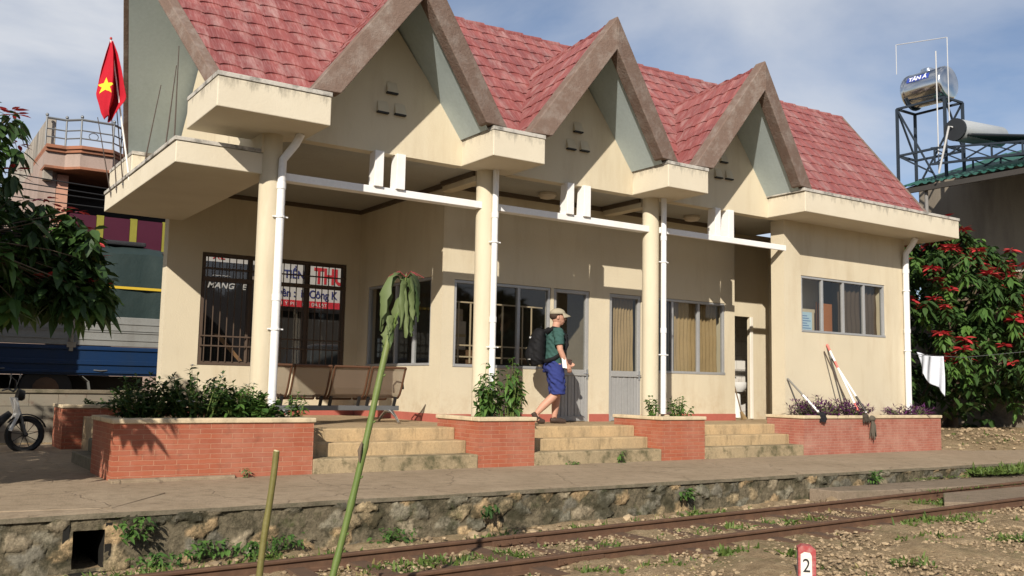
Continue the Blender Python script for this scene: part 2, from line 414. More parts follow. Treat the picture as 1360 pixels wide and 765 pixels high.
# ---------------------------------------------------------------- ground
def gz(x, y):
    z = -.45 + .0152*np.clip(x, -12, 22)
    z = z - .06*np.clip((-5.2-y)/3, 0, 1)
    back = np.clip((y+.75)/.35, 0, 1)            # under the platform the ground lies level just below its slab
    z = z*(1-back) + back*(-.06)
    z = z + back*.41*np.clip((y-6.1)/.5, 0, 1)      # the street behind lies higher
    bank = np.clip((x-14.6)/2.2, 0, 1)*np.clip((y+1.6)/2.6, 0, 1)*np.clip((9-y)/3, 0, 1)
    return z + bank*.34
def grid_ground():
    xs = np.concatenate([-np.geomspace(900, 5.2, 26), np.arange(-4.6, 14, .075), np.geomspace(14.2, 900, 34)])
    ys = np.concatenate([-np.geomspace(900, 9.4, 22), np.arange(-9, -2.0, .075), np.arange(-1.9, 9, .35), np.geomspace(9.4, 1200, 26)])
    X, Y = np.meshgrid(xs, ys); Z = gz(X, Y)
    near = (np.abs(X-5) < 10) & (Y < -2.3) & (Y > -9)
    rng = np.random.default_rng(3)
    lump = np.zeros_like(Z)
    for k in range(26):
        a = rng.uniform(0, 2*math.pi); f = rng.uniform(1.5, 12)
        lump += np.sin((X*math.cos(a)+Y*math.sin(a))*f+rng.uniform(0, 6))*(.008/ (1+f*.13))
    Z = Z + np.where(near, lump + rng.normal(0, .006, Z.shape), 0)
    ny, nx = X.shape; idx = np.arange(nx*ny).reshape(ny, nx)
    F = np.stack([idx[:-1,:-1], idx[:-1,1:], idx[1:,1:], idx[1:,:-1]], -1).reshape(-1, 4)
    me = bpy.data.meshes.new('ground'); me.from_pydata(np.stack([X, Y, Z], -1).reshape(-1, 3).tolist(), [], F.tolist())
    finish_mesh(me, Mt['ground'], True, 0); return tag(link_mesh('ground', me), kind='structure')
grid_ground()

# platform slab (the step edge at y = -2.25) and its porch side
def platform():
    mb = MB(); xs = np.arange(-14, 24.01, .25); rng = random.Random(5)
    edge = [(-2.272 - .02*rng.random() - (.25*max(0, (x-15)/6) if x > 15 else 0)) for x in xs]
    z = 0.0
    for i in range(len(xs)-1):
        a, b = xs[i], xs[i+1]; za, zb = -.004*math.sin(a*3), -.004*math.sin(b*3)
        mb.quad((a, edge[i], za-.012), (b, edge[i+1], zb-.012), (b, -2.12, zb), (a, -2.12, za))
        mb.quad((a, -2.12, za), (b, -2.12, zb), (b, .2, 0), (a, .2, 0))
        mb.quad((a, .2, 0), (b, .2, 0), (b, 6.3 if b < 13 else 2.0, 0), (a, 6.3 if a < 13 else 2.0, 0))
        mb.quad((a, edge[i], -.05), (b, edge[i+1], -.05), (b, edge[i+1], zb-.012), (a, edge[i], za-.012), 1)
        mb.quad((a, edge[i]+.3, -.05), (b, edge[i+1]+.3, -.05), (b, edge[i+1], -.05), (a, edge[i], -.05), 1)
    tag(mb.build('platform', [Mt['platform'], Mt['cap']]), kind='structure')
    # a thinner patch slab left of the long planter, and a strip along its foot
    m2 = MB(); m2.prism([(-1.5, -1.9), (-.35, -2.1), (.3, -1.2), (.1, -.75), (-1.9, -.6)], 'z', -.01, .007)
    tag(m2.build('patch_slab', Mt['platform'], bevel=.003), kind='structure')
    m3 = MB(); m3.prism([(.02, -.16), (1.3, -.13), (1.34, .02), (.02, .02)], 'z', -.01, .03)
    tag(m3.build('plinth_strip', Mt['platform'], bevel=.008), kind='structure')
platform()

def retaining_wall():
    """coursed rubble: stones stand proud of dark mortar; a square drain opening at the left"""
    rng = np.random.default_rng(21)
    xs = np.arange(-7, 15.0, .026); zs = np.linspace(-.75, -.035, 28)
    X, Z = np.meshgrid(xs, zs)
    sx, sz = [], []
    for r, zz in enumerate(np.arange(-.72, -.02, .135)):
        for xx in np.arange(-7.2, 15.2, .235):
            sx.append(xx + (r % 2)*.13 + rng.normal(0, .055)); sz.append(zz + rng.normal(0, .035))
    sx, sz = np.array(sx), np.array(sz); n = len(sx)
    hh = rng.uniform(.014, .040, n); tone = rng.random(n)
    pal = np.array([(.36,.28,.17), (.29,.24,.165), (.23,.205,.15), (.2,.185,.14), (.42,.30,.17), (.17,.155,.12)])
    cc = pal[rng.integers(0, len(pal), n)]*(.75+.5*tone[:, None])
    missing = rng.random(n) < .30
    cc[missing] = (.165, .138, .092); hh[missing] = .010
    red = rng.random(n) < .0; cc[red] = (.22, .085, .055)
    d1 = np.full(X.shape, 9.); d2 = np.full(X.shape, 9.); id1 = np.zeros(X.shape, int)
    wx = X + .03*np.sin(Z*31+X*7); wz = Z + .02*np.sin(X*23)
    for k in range(n):
        m = np.abs(xs - sx[k]) < .6
        d = np.hypot((wx[:, m]-sx[k])*.82, (wz[:, m]-sz[k])*1.25)
        a, b, i = d1[:, m], d2[:, m], id1[:, m]
        c = d < a; b2 = np.where(c, a, np.minimum(b, d)); a2 = np.where(c, d, a); i2 = np.where(c, k, i)
        d1[:, m], d2[:, m], id1[:, m] = a2, b2, i2
    e = np.clip((d2-d1-.006)/.035, 0, 1); e = e*e*(3-2*e)
    H = e*hh[id1] + rng.normal(0, .0035, X.shape)
    Y = -2.25 - H - .05*np.clip((-.3-Z)/.4, 0, 1)
    C = np.where((e > .35)[..., None], cc[id1], np.array((.15, .126, .084)))
    hole = (X > -.68) & (X < -.42) & (Z > -.45) & (Z < -.12)
    idx = np.arange(X.size).reshape(X.shape)
    hq = hole[:-1,:-1] & hole[1:,1:] & hole[:-1,1:] & hole[1:,:-1]
    F = np.stack([idx[:-1,:-1], idx[:-1,1:], idx[1:,1:], idx[1:,:-1]], -1)[~hq]
    me = bpy.data.meshes.new('stone_wall'); me.from_pydata(np.stack([X, Y, Z], -1).reshape(-1, 3).tolist(), [], F.tolist())
    ca = me.color_attributes.new('Col', 'FLOAT_COLOR', 'POINT')
    ca.data.foreach_set('color', np.concatenate([C.reshape(-1, 3), np.ones((X.size, 1))], 1).ravel().astype(np.float32))
    finish_mesh(me, Mt['rubble'], True, 50)
    root = thing('retaining_wall', 'mossy rubble stone retaining wall along the front of the platform', 'wall', (0, -2.25, -.5))
    o = link_mesh('stone_face', me, root); o.location = (0, 2.25, .5)
    m = MB(); x0, x1 = -.68, -.42
    m.box(x0-.05, x0-.004, -2.262, -.8, -.62, -.09); m.box(x1+.004, x1+.05, -2.262, -.8, -.62, -.09); m.box(x0-.05, x1+.05, -.8, -.74, -.62, -.09)
    m.box(x0, x1, -2.33, -.8, -.62, -.46); m.box(x0, x1, -2.25, -.8, -.115, -.09)
    m.build('drain_opening', worn('shade_black_drain', (.012, .011, .009)), root)  # lining coloured near-black for the darkness inside the drain
retaining_wall()

# crossing slabs, right
m = MB(); m.prism([(8.1, -2.33), (24, -2.5), (24, -3.02), (10.2, -3.03), (8.9, -2.86), (8.2, -2.7)], 'z', -.5, -.188)
tag(m.build('crossing_slab', Mt['slab'], bevel=.015), kind='structure')
m = MB(); m.prism([(9.7, -3.2), (24, -3.19), (24, -3.99), (9.1, -4.0), (8.75, -3.8)], 'z', -.5, -.228)
tag(m.build('crossing_path', Mt['slab'], bevel=.015), kind='structure')
m = MB(); m.prism([(9.75, -4.2), (20, -4.2), (20, -5.0), (9.85, -4.9)], 'z', -.5, -.235)
tag(m.build('crossing_board', Mt['sleeper'], bevel=.01), kind='structure')

# ---------------------------------------------------------------- track
def rail(y, label):
    root = thing('rail', label, 'rail', (0, y, -.4), 'rails of the track')
    prof = [(-.055, -.115), (.055, -.115), (.055, -.105), (.010, -.09), (.009, -.035), (.031, -.026), (.033, -.006), (.026, 0), (-.026, 0), (-.033, -.006), (-.031, -.026), (-.009, -.035), (-.010, -.09), (-.055, -.105)]
    mb = MB(); xs = [-16, -4, 0, 2.95, 2.962, 8, 24]
    hz = lambda x: -.352 + .0152*x
    for a, b in ((-16, 2.95), (2.962, 24)):
        n = len(prof); vs = [(a, y+p[0], hz(a)+p[1]) for p in prof] + [(b, y+p[0], hz(b)+p[1]) for p in prof]
        mb.add(vs, [tuple(range(n)), tuple(range(n, 2*n))[::-1]] + [(i, n+i, n+(i+1) % n, (i+1) % n) for i in range(n)])
    mb.build('steel_rail', Mt['rail'], root, bevel=.004)
    f = MB(); f.prism([(2.72, hz(2.72)-.085), (3.2, hz(3.2)-.085), (3.2, hz(3.2)-.034), (2.72, hz(2.72)-.034)], 'y', y-.032, y-.011)
    fp = f.build('fishplate', Mt['rail'], root, bevel=.004)
    for k in range(4):
        b = MB(); xx = 2.78+.12*k; b.tube([(xx, y-.05, hz(xx)-.06), (xx, y-.03, hz(xx)-.06)], .014, 6)
        o = b.build('bolt', Mt['rail'], root)
rail(-3.1, 'rusty rail nearer the platform wall')
rail(-4.1, 'rusty rail farther from the platform, beside the numbered post')
sl_me = None
for k in range(22):
    x = -1.4 + k*.56
    if x > 9.0: break
    if sl_me is None:
        b = MB(); b.prism([(-.10, -.10), (.10, -.10), (.075, .02), (-.075, .02)], 'y', -.83, .83)
        sl_me = b.mesh('sleeper'); finish_mesh(sl_me, Mt['sleeper'], False)
    o = link_mesh('sleeper', sl_me); o.location = (x, -3.6+random.uniform(-.04, .04), -.352+.0152*x-.096+random.uniform(-.012, .008)); o.rotation_euler = (0, 0, random.uniform(-.03, .03))
    tag(o, 'rusty brown sleeper half buried between the two rails', 'sleeper', 'sleepers under the track')

# numbered post
def marker():
    root = thing('marker_post', 'white concrete track post with a red border and the number 2', 'post', (4.107, -5.5, -.47), None, R(-44))
    t = NT('white_post_paint'); c = t.coord()
    base = t.mix(t.ramp(t.noise(c, 14, 6, .7), [(.5, 0.0), (.75, .6)]), (.66, .63, .57), (.36, .33, .27)); t.bump(t.noise(c, 60, 4, .7), .003); wm = t.set(base, .7)
    red = worn('red_post_paint', (.34, .06, .06), (.45, .3, .27), .6, scale=16, bump=.003)
    x0, x1 = 4.042, 4.172; zt = -.128
    MB().prism([(x0, -.62), (x1, -.62), (x1, zt-.03), (x1-.03, zt-.006), (x0+.035, zt), (x0, zt-.02)], 'y', -5.555, -5.445).build('post_body', wm, root, bevel=.006)
    b = MB()
    b.prism([(x0-.001, -.62), (x0+.014, -.62), (x0+.017, zt-.062), (x0+.045, zt-.045), (x1-.042, zt-.05), (x1-.029, zt-.075), (x1-.026, -.62), (x1+.001, -.62), (x1+.001, zt-.029), (x1-.03, zt-.005), (x0+.035, zt+.001), (x0-.001, zt-.019)][::-1], 'y', -5.5585, -5.50)
    b.build('red_border', red, root)
    b = MB(); b.prism([(x0-.002, zt-.045), (x0-.002, zt-.018), (x0+.034, zt+.003), (x1-.03, zt-.003), (x1+.002, zt-.028), (x1+.002, zt-.045)][::-1], 'y', -5.552, -5.443)
    b.build('red_cap', red, root)
    text('number', '2', (4.102, -5.5605, -.325), .145, plain('black_number_paint', (.012, .012, .012)), root, ext=.001, sx=.85)
def text(name, s, loc, size, mat, parent, ext=.004, align='CENTER', rz=0.0, sx=1.0, bold=0.0, shear=0.0):
    c = bpy.data.curves.new(name, 'FONT'); c.body = s; c.size = size; c.extrude = ext; c.align_x = align; c.offset = bold; c.shear = shear
    o = bpy.data.objects.new('tmp_text', c); COL.objects.link(o); bpy.context.view_layer.update()
    me = bpy.data.meshes.new_from_object(o.evaluated_get(bpy.context.evaluated_depsgraph_get())); bpy.data.objects.remove(o)
    me.materials.clear(); me.materials.append(mat); me.name = name
    ob = link_mesh(name, me, parent); ob.location = Vector(loc) - world_org(parent); ob.rotation_euler = (R(90), 0, rz); ob.scale = (sx, 1, 1)
    return ob
marker()

# ================================================================ the station building
ST = thing('station_building', 'cream railway station with red tiled roof, three front gables and an open porch', 'building', (6.5, 3.0, 0))
L = 3.2; FL = .485
COLX = [1.898 + k*L for k in range(3)]; YC = .925
GX = [3.478 + k*L for k in range(3)]          # gable centres
ZB0, ZB1 = 4.148, 4.505                        # eave block bottom / top
# floor
m = MB(); m.box(.58, 11.42, .9, 5.25, -.02, FL); m.box(11.42, 15.03, .82, 5.25, -.02, FL-.003)
m.build('porch_floor', Mt['porch'], ST, bevel=.012)
# walls
T = .16
W1 = [(5.305, 7.16, 1.33, 2.69), (7.22, 7.98, FL-.01, 2.69), (8.42, 9.15, FL-.01, 2.69), (9.42, 11.26, 1.33, 2.69)]
wall_grid(MB(), 'x', 5.09, 11.52, FL, 4.2, 2.1, 2.1+T, W1).build('front_wall', Mt['wall'], ST)
wall_grid(MB(), 'y', 2.1+T, 5.15, FL, 4.2, 5.09, 5.09+T, [(2.45, 4.75, 1.345, 2.745)]).build('porch_side_wall', Mt['wall'], ST)
wall_grid(MB(), 'x', 1.72, 14.84, FL-.05, 4.2, 5.15, 5.15+T+.1, [(2.28, 4.84, 1.30, 3.16)]).build('rear_wall', Mt['wall'], ST)
wall_grid(MB(), 'y', 2.1+T, 5.15, FL, 4.2, 11.36, 11.52).build('recess_return_wall', Mt['wall'], ST)
wall_grid(MB(), 'x', 11.53, 14.84, FL, 4.2, 2.55, 2.62, [(11.86, 12.44, FL-.01, 2.52)]).build('recess_wall', Mt['wall'], ST)
m = wall_grid(MB(), 'x', 11.40, 15.05, FL-.2, ZB0, .8, 1.1, [(11.86, 14.36, 2.13, 3.17)]); m.build('ticket_room_wall', Mt['wall'], ST)
m = wall_grid(MB(), 'y', 1.5, 2.55, FL, ZB0, 13.0, 13.12); wall_grid(m, 'x', 11.86, 13.12, FL, ZB0, 1.42, 1.498); m.build('ticket_room_side_wall', Mt['wall'], ST)
m = wall_grid(MB(), 'y', 1.1, 5.4, FL-.2, ZB0, 14.85, 15.05); m.build('end_wall', Mt['wall'], ST)
# interior linings, so the rooms behind the glass are rooms
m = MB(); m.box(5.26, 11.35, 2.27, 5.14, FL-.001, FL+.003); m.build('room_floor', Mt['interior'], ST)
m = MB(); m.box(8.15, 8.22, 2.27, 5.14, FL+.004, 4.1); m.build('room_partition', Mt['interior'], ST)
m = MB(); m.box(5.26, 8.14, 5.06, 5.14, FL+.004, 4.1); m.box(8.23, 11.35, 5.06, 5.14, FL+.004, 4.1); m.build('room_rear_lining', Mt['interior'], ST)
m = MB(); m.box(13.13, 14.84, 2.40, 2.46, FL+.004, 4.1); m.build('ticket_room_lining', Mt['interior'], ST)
# a tiled washroom seen through the recess doorway
tile = brick_mat('white_wall_tile', (.62, .60, .55), (.58, .56, .52), (.42, .40, .36), .1, .3, .3)
m = MB(); m.box(11.58, 13.8, 3.6, 3.66, FL, 2.9); m.box(11.53, 11.58, 2.71, 3.66, FL, 2.9); m.box(13.8, 13.85, 2.71, 3.66, FL, 2.9); m.box(11.58, 13.8, 2.71, 3.6, 2.9, 2.94); m.build('washroom_tiling', tile, ST)
# skirting
for (a, b, y0, y1) in ((5.10, 7.21, 2.085, 2.1), (7.99, 8.41, 2.085, 2.1), (9.16, 11.52, 2.085, 2.1)):
    MB().box(a, b, y0, y1, FL, FL+.125).build('skirting', Mt['redbase'], ST)
MB().box(5.075, 5.09, 2.1, 5.14, FL, FL+.125).build('skirting', Mt['redbase'], ST)
MB().box(1.74, 5.07, 5.135, 5.15, FL, FL+.125).build('skirting', Mt['redbase'], ST)
# columns
for k, cxx in enumerate(COLX):
    MB().tube([(cxx, YC, .0), (cxx, YC, ZB0+.02)], .135, 24).build('column', Mt['wall'], ST, smooth=True)
# ceiling, its dark trims and the cross beams
MB().box(1.9, 12.5, 1.06, 5.14, 4.17, 4.2).build('ceiling', Mt['ceil'], ST)
for (a, b, c, d) in ((1.9, 5.08, 5.10, 5.149), (5.1, 11.5, 2.05, 2.099)):
    MB().box(a, b, c, d, 4.10, 4.168).build('ceiling_trim', Mt['ceiltrim'], ST)
MB().box(5.04, 5.088, 2.1, 5.09, 4.10, 4.168).build('ceiling_trim', Mt['ceiltrim'], ST)
for cxx in COLX[1:]:
    MB().box(cxx-.09, cxx+.09, 1.07, 2.04, 4.02, 4.166).build('cross_beam', Mt['wall'], ST)
    MB().box(cxx-.13, cxx-.092, 1.07, 2.04, 4.10, 4.167).build('ceiling_trim', Mt['ceiltrim'], ST)
for lx in (6.75, 9.97):
    b = MB(); b.tube([(lx, 1.68, 4.168), (lx, 1.68, 4.12)], [.14, .15], 20); b.tube([(lx, 1.68, 4.12), (lx, 1.68, 4.085), (lx, 1.68, 4.07)], [.135, .12, .06], 20)
    b.build('ceiling_lamp', plain('cream_lamp_glass', (.55, .48, .38), .35), ST, smooth=True)
# left end gable wall
m = MB(); m.prism([(.86, 3.9), (5.25, 3.9), (5.25, 4.45), (3.05, 6.9), (.86, 4.45)], 'x', 1.75, 1.9); m.build('end_gable_wall', Mt['wall'], ST)
# the white tie beam between the columns, with its pairs of fins
for a, b in ((COLX[0]+.1, COLX[1]-.1), (COLX[1]+.1, COLX[2]-.1), (COLX[2]+.1, 11.46)):
    y1 = 1.0 if b < 11 else .795
    MB().box(a, b, .84, y1 if b > 11 else 1.0, 3.58, 3.68).build('tie_beam', Mt['white'], ST, bevel=.008)
for g in (3.215, 6.43, 9.60):
    for q in (0, .325):
        b = MB(); x = g+.06+q
        b.add([(x,.80,3.675),(x+.13,.80,3.675),(x+.13,1.0,3.675),(x,1.0,3.675),(x,.80,4.16),(x+.13,.80,4.16),(x+.13,.97,4.16),(x,.97,4.16)],
              [(0,3,2,1),(4,5,6,7),(0,1,5,4),(1,2,6,5),(2,3,7,6),(3,0,4,7)])
        b.build('fin', Mt['white'], ST, bevel=.005)

# ---- eave blocks
def eave_block(pts, z0=ZB0, z1=ZB1, cap=True, name='eave_block'):
    o = MB().prism(pts, 'z', z0, z1).build(name, Mt['block'], ST, bevel=.012)
    if cap:
        cxm = sum(p[0] for p in pts)/len(pts); cym = sum(p[1] for p in pts)/len(pts)
        q = [(cxm+(p[0]-cxm)*1.012 + .0, cym+(p[1]-cym)*1.02) for p in pts]
        c = MB().prism(q, 'z', z1+.001, z1+.055)
        c.build('block_cap', capm, o, bevel=.006)
    return o
capm = worn('mouldy_parapet_cap', (.50, .47, .42), (.04, .038, .034), 1.0, scale=6, bump=.006, bscale=30)
eave_block([(.9324, .032), (2.309, .032), (2.309, 1.0), (1.95, 1.3), (.9324, 1.3)])
for k in (0, 1):
    eave_block([(4.648+k*L, .032), (5.509+k*L, .032), (5.509+k*L, 1.0), (4.648+k*L, 1.0)])
eave_block([(11.048, .032), (15.73, .032), (15.73, 1.3), (15.06, 1.3), (15.06, 1.0), (11.048, 1.0)])
eave_block([(.93, 4.35), (2.2, 4.35), (2.2, 6.0), (.93, 6.0)], 4.10, 4.43)
# front gable walls
for k, g in enumerate(GX):
    x0, x1 = (2.309, 4.648) if k == 0 else ((5.509+(k-1)*L), (7.848+(k-1)*L))
    ap = 6.02; hw = 1.30
    zz = lambda x: ap - 1.40*abs(x-g)
    pts = [(x0, ZB0), (x1, ZB0), (x1, max(zz(x1), 4.56)), (g, ap), (x0, max(zz(x0), 4.56))]
    MB().prism(pts, 'y', .86, 1.04).build('gable_wall', Mt['wall'], ST)
    # three hooded vents in a triangle
    for dx, z in ((.03, 5.05), (-.10, 4.76), (.16, 4.77)):
        x = g+dx; v = MB()
        v.add([(x-.07,.858,z+.10),(x+.07,.858,z+.10),(x+.085,.80,z-.055),(x-.085,.80,z-.055),(x-.085,.858,z-.055),(x+.085,.858,z-.055)],
              [(3,2,1,0),(0,4,3),(1,2,5)])
        vo = v.build('vent', Mt['wall'], ST)
        MB().box(x-.082, x+.082, .803, .857, z-.075, z-.048).build('vent_shade_plate', Mt['black'], vo)  # black plate stands in for the darkness inside the vent

# ---- main roof
YR, SL = 3.0, 1.1
zr = lambda x: 7.22 + .009*(x-.42)
def tile_sheet(mb, point, rows, pitch, nu, wave=.29, lift=.021, useg=None):
    """rows of pressed tiles; point(t,v)->(pos,u,normal), t in 0..1 along, v metres up the slope"""
    for r in range(rows):
        lo, hi = [], []
        for i in range(nu+1):
            t = i/nu
            _, u, _ = point(t, r*pitch)
            ph = 2*math.pi*u/wave
            dv = .075*(abs(math.sin(ph/2))-.5); hh = .010*math.cos(ph)+.010*((u/wave) % 1.0)
            pa, u, n = point(t, r*pitch-.02+dv if r else 0.0); lo.append((pa + n*(lift+hh), (u, r*pitch)))
            _, u2, _ = point(t, (r+1)*pitch); ph2 = 2*math.pi*u2/wave
            pb, u2, n2 = point(t, (r+1)*pitch+.012+.075*(abs(math.sin(ph2/2))-.5)); hi.append((pb + n2*(.004+.010*math.cos(ph2)+.008*((u2/wave) % 1.0)), (u2, (r+1)*pitch-.002)))
            lo[-1] += (pa + n*(-.015),)
        b = len(mb.v)
        for a in lo: mb.v.append(tuple(a[0]))
        for a in hi: mb.v.append(tuple(a[0]))
        for a in lo: mb.v.append(tuple(a[2]))
        for i in range(nu):
            mb.uv[len(mb.f)] = [lo[i][1], lo[i+1][1], hi[i+1][1], hi[i][1]]
            mb.f.append((b+i, b+i+1, b+nu+1+i+1, b+nu+1+i))
            mb.uv[len(mb.f)] = [lo[i][1], lo[i+1][1], lo[i+1][1], lo[i][1]]
            mb.f.append((b+2*(nu+1)+i, b+2*(nu+1)+i+1, b+i+1, b+i))
XL = lambda y: 1.09 - .268*(y-.5)
XRt = lambda y: 15.50 + .232*(y-.5)
leng = math.hypot(1, SL); nrm = Vector((0, -SL, 1)).normalized()
Y0 = .5
def main_pt(t, v):
    y = Y0 + v/leng; x = XL(y)+t*(XRt(y)-XL(y)); z = zr(x)-SL*(YR-y)
    return Vector((x, y, z)), x, nrm
rows = 12; pitch = (YR-Y0)*leng/rows
m = MB(); tile_sheet(m, main_pt, rows, pitch, 460)
def under_gable(q):          # where a front gable roof covers the main slope, the main slope is left open
    c = [sum(m.v[i][a] for i in q)/len(q) for a in range(3)]
    return any(c[2] < 6.455-.085*(c[1]+.17)-1.93*abs(c[0]-g)/1.40-.16 for g in GX)
keep = [i for i, q in enumerate(m.f) if not under_gable(q)]
m.uv = {k: m.uv[i] for k, i in enumerate(keep)}; m.f = [m.f[i] for i in keep]
m.build('roof', Mt['roof'], ST, smooth=True, sharp=35)
m = MB()
a0, a1, b0, b1 = (XL(Y0), Y0), (XRt(Y0), Y0), (XL(YR), YR), (XRt(YR), YR)
m.quad((XL(YR), YR, zr(.4)), (XRt(YR), YR, zr(16)), (XRt(Y0), 5.5, zr(15.5)-SL*2.5), (XL(Y0), 5.5, zr(1)-SL*2.5))
m.build('rear_roof', Mt['roof'], ST)
# soffits of both slopes (teal), .12 below the tiles
m = MB(); d = -.14
m.quad((XL(Y0)+.03, Y0, zr(1)-SL*2.5+d), (1.88, Y0, zr(1)-SL*2.5+d), (1.88, YR, zr(1)+d), (XL(YR)+.03, YR, zr(.4)+d))
m.quad((14.9, Y0, zr(15)-SL*2.5+d), (XRt(Y0)-.03, Y0, zr(15)-SL*2.5+d), (XRt(YR)-.03, YR, zr(16)+d), (14.9, YR, zr(16)+d))
m.quad((XL(YR)+.03, YR, zr(.4)+d), (XRt(YR)-.03, YR, zr(16)+d), (XRt(Y0)-.03, 5.5, zr(15)-SL*2.5+d), (XL(Y0)+.03, 5.5, zr(1)-SL*2.5+d))
m.build('soffit', Mt['teal'], ST)
# ridge caps
m = MB(); n = 38
for i in range(n):
    x = XL(YR)+.1+(XRt(YR)-XL(YR)-.2)*i/n; x2 = XL(YR)+.1+(XRt(YR)-XL(YR)-.2)*(i+1.12)/n
    m.tube([(x, YR, zr(x)-.045), (x2, YR, zr(x2)-.028)], [.062, .072], 12)
m.build('ridge_cap', Mt['roof'], ST, smooth=True)
# end bargeboards of the main roof
for (fx, sgn, dn) in ((XL, -1, .23), (XRt, 1, .11)):
    for (yA, yB) in ((Y0+.05, YR), (5.5, YR)):
        y0_, y1_ = yA, yB
        fA = fx(Y0+.05); fB = fx(YR)
        lf = .10 if sgn < 0 else .05; zA = zr(fA)-SL*(YR-Y0-.05)+lf; zB_ = zr(fB)+lf
        b = MB(); th = .14 if sgn < 0 else .07
        o0 = [(fA, y0_, zA), (fB, y1_, zB_)]
        inn = -sgn*th
        vs = []
        for (x, y, z) in o0:
            vs += [(x-inn*.3, y, z), (x+inn*.7, y, z), (x+inn*.7, y, z-dn), (x-inn*.3, y, z-dn)]
        b.add(vs, [(0,1,2,3), (7,6,5,4), (0,4,5,1), (1,5,6,2), (2,6,7,3), (3,7,4,0)])
        b.build('bargeboard', Mt['board'], ST, bevel=.01)
# ---- front gable roofs
HW, DZ = 1.40, 1.93
def gable(k, g):
    zap = lambda y: 6.455 - .085*(y+.17)
    yf = lambda q: -.13 + .20*q
    def ym(z, x): return YR - (zr(x)-z)/SL
    for s in (-1, 1):
        sl = math.hypot(HW, DZ); nn = Vector((s*DZ, 0, HW)).normalized()
        def pt(t, v, s=s, nn=nn):
            q = 1 - v/sl; x = g + s*HW*q
            zf = 6.455 - DZ*q
            yb = min(ym(zf-.1, x)+.25, 2.9); y = yf(q)+.03 + t*(yb-yf(q)-.03) if s < 0 else yb + t*(yf(q)+.03-yb)
            return Vector((x, y, zap(y)-DZ*q)), y, nn
        rws = 7; p = sl/rws
        mm = MB(); tile_sheet(mm, pt, rws, p, 64); mm.build('gable_roof', Mt['roof'], ST, smooth=True, sharp=35)
        # soffit
        q0, q1 = .02, .815; d = -.36
        sm = MB()
        P = lambda q, y: (g+s*HW*q, y, 6.455-DZ*q+d)
        sm.quad(P(q0, yf(q0)+.1), P(q1, yf(q1)+.1), P(q1, 1.05), P(q0, 1.05))
        sm.build('soffit', Mt['teal'], ST)
        # bargeboard: a deep beam on the raking front edge
        w_in, w_out = .43, .075
        fo = lambda q, dz: (g+s*HW*q, 6.455-DZ*q+dz)
        qe_o = (6.455+w_out-4.575)/DZ; qe_i = (6.455-w_in-4.575)/DZ
        th = .21
        A, B_, C_, D_ = fo(0, w_out), fo(qe_o, w_out), fo(qe_i, -w_in), fo(0, -w_in)
        ys = [yf(0), yf(qe_o), yf(qe_i), yf(0)]
        vs = [(p_[0], y, p_[1]) for p_, y in zip((A, B_, C_, D_), ys)] + [(p_[0], y+th, p_[1]) for p_, y in zip((A, B_, C_, D_), ys)]
        bb = MB(); bb.add(vs, [(0,1,2,3), (7,6,5,4), (0,4,5,1), (1,5,6,2), (2,6,7,3), (3,7,4,0)])
        bb.build('bargeboard', Mt['board'], ST, bevel=.012)
    mm = MB()
    for i in range(7):
        y = .1 + i*.33; mm.tube([(g, y+.36, zap(y+.36)-.03), (g, y, zap(y)-.012)], [.045, .055], 10)
    mm.build('ridge_cap', Mt['roof'], ST, smooth=True)
for k, g in enumerate(GX): gable(k, g)

# ---- side canopy
m = MB(); m.prism([(.72, .88), (1.92, .88), (1.92, 5.15), (.72, 5.1)], 'z', 3.63, 3.895); m.build('side_canopy', Mt['block'], ST, bevel=.012)
m = MB(); m.box(.70, .82, .865, 5.1, 3.897, 3.945); m.box(.82, 1.9, .865, .97, 3.897, 3.945); m.build('canopy_cap', capm, ST, bevel=.005)

# ---- downpipes
def downpipe(pts, r, brackets):
    o = MB().tube(pts, r, 14).build('downpipe', Mt['pipe'], ST, smooth=True, sharp=60)
    x, y, _ = pts[-1]
    for z in brackets:
        b = MB(); b.tube([(x, y, z-.012), (x, y, z+.012)], r+.012, 14); b.box(x-.1, x+.1, y-.006, y+.006, z-.008, z+.008); b.build('bracket', Mt['pipe'], o)
        c = MB(); c.tube([(x, y, z+.35), (x, y, z+.43)], r+.007, 14); c.build('pipe_joint', Mt['pipe'], o, smooth=True)
px = COLX[0]+.095
downpipe([(px+.17, .62, 4.15), (px+.12, .66, 4.02), (px, .76, 3.82), (px, .77, 3.6), (px, .77, .66)], .052, (3.1, 1.7))
for cxx in (COLX[1]+.065, COLX[2]+.13):
    downpipe([(cxx, .755, 4.15), (cxx, .755, .66)], .045, (3.1, 1.6))
downpipe([(14.98, .5, 4.15), (14.98, .58, 4.02), (14.97, .72, 3.85), (14.97, .73, 3.6), (14.97, .73, .6)], .06, (3.1, 1.9))

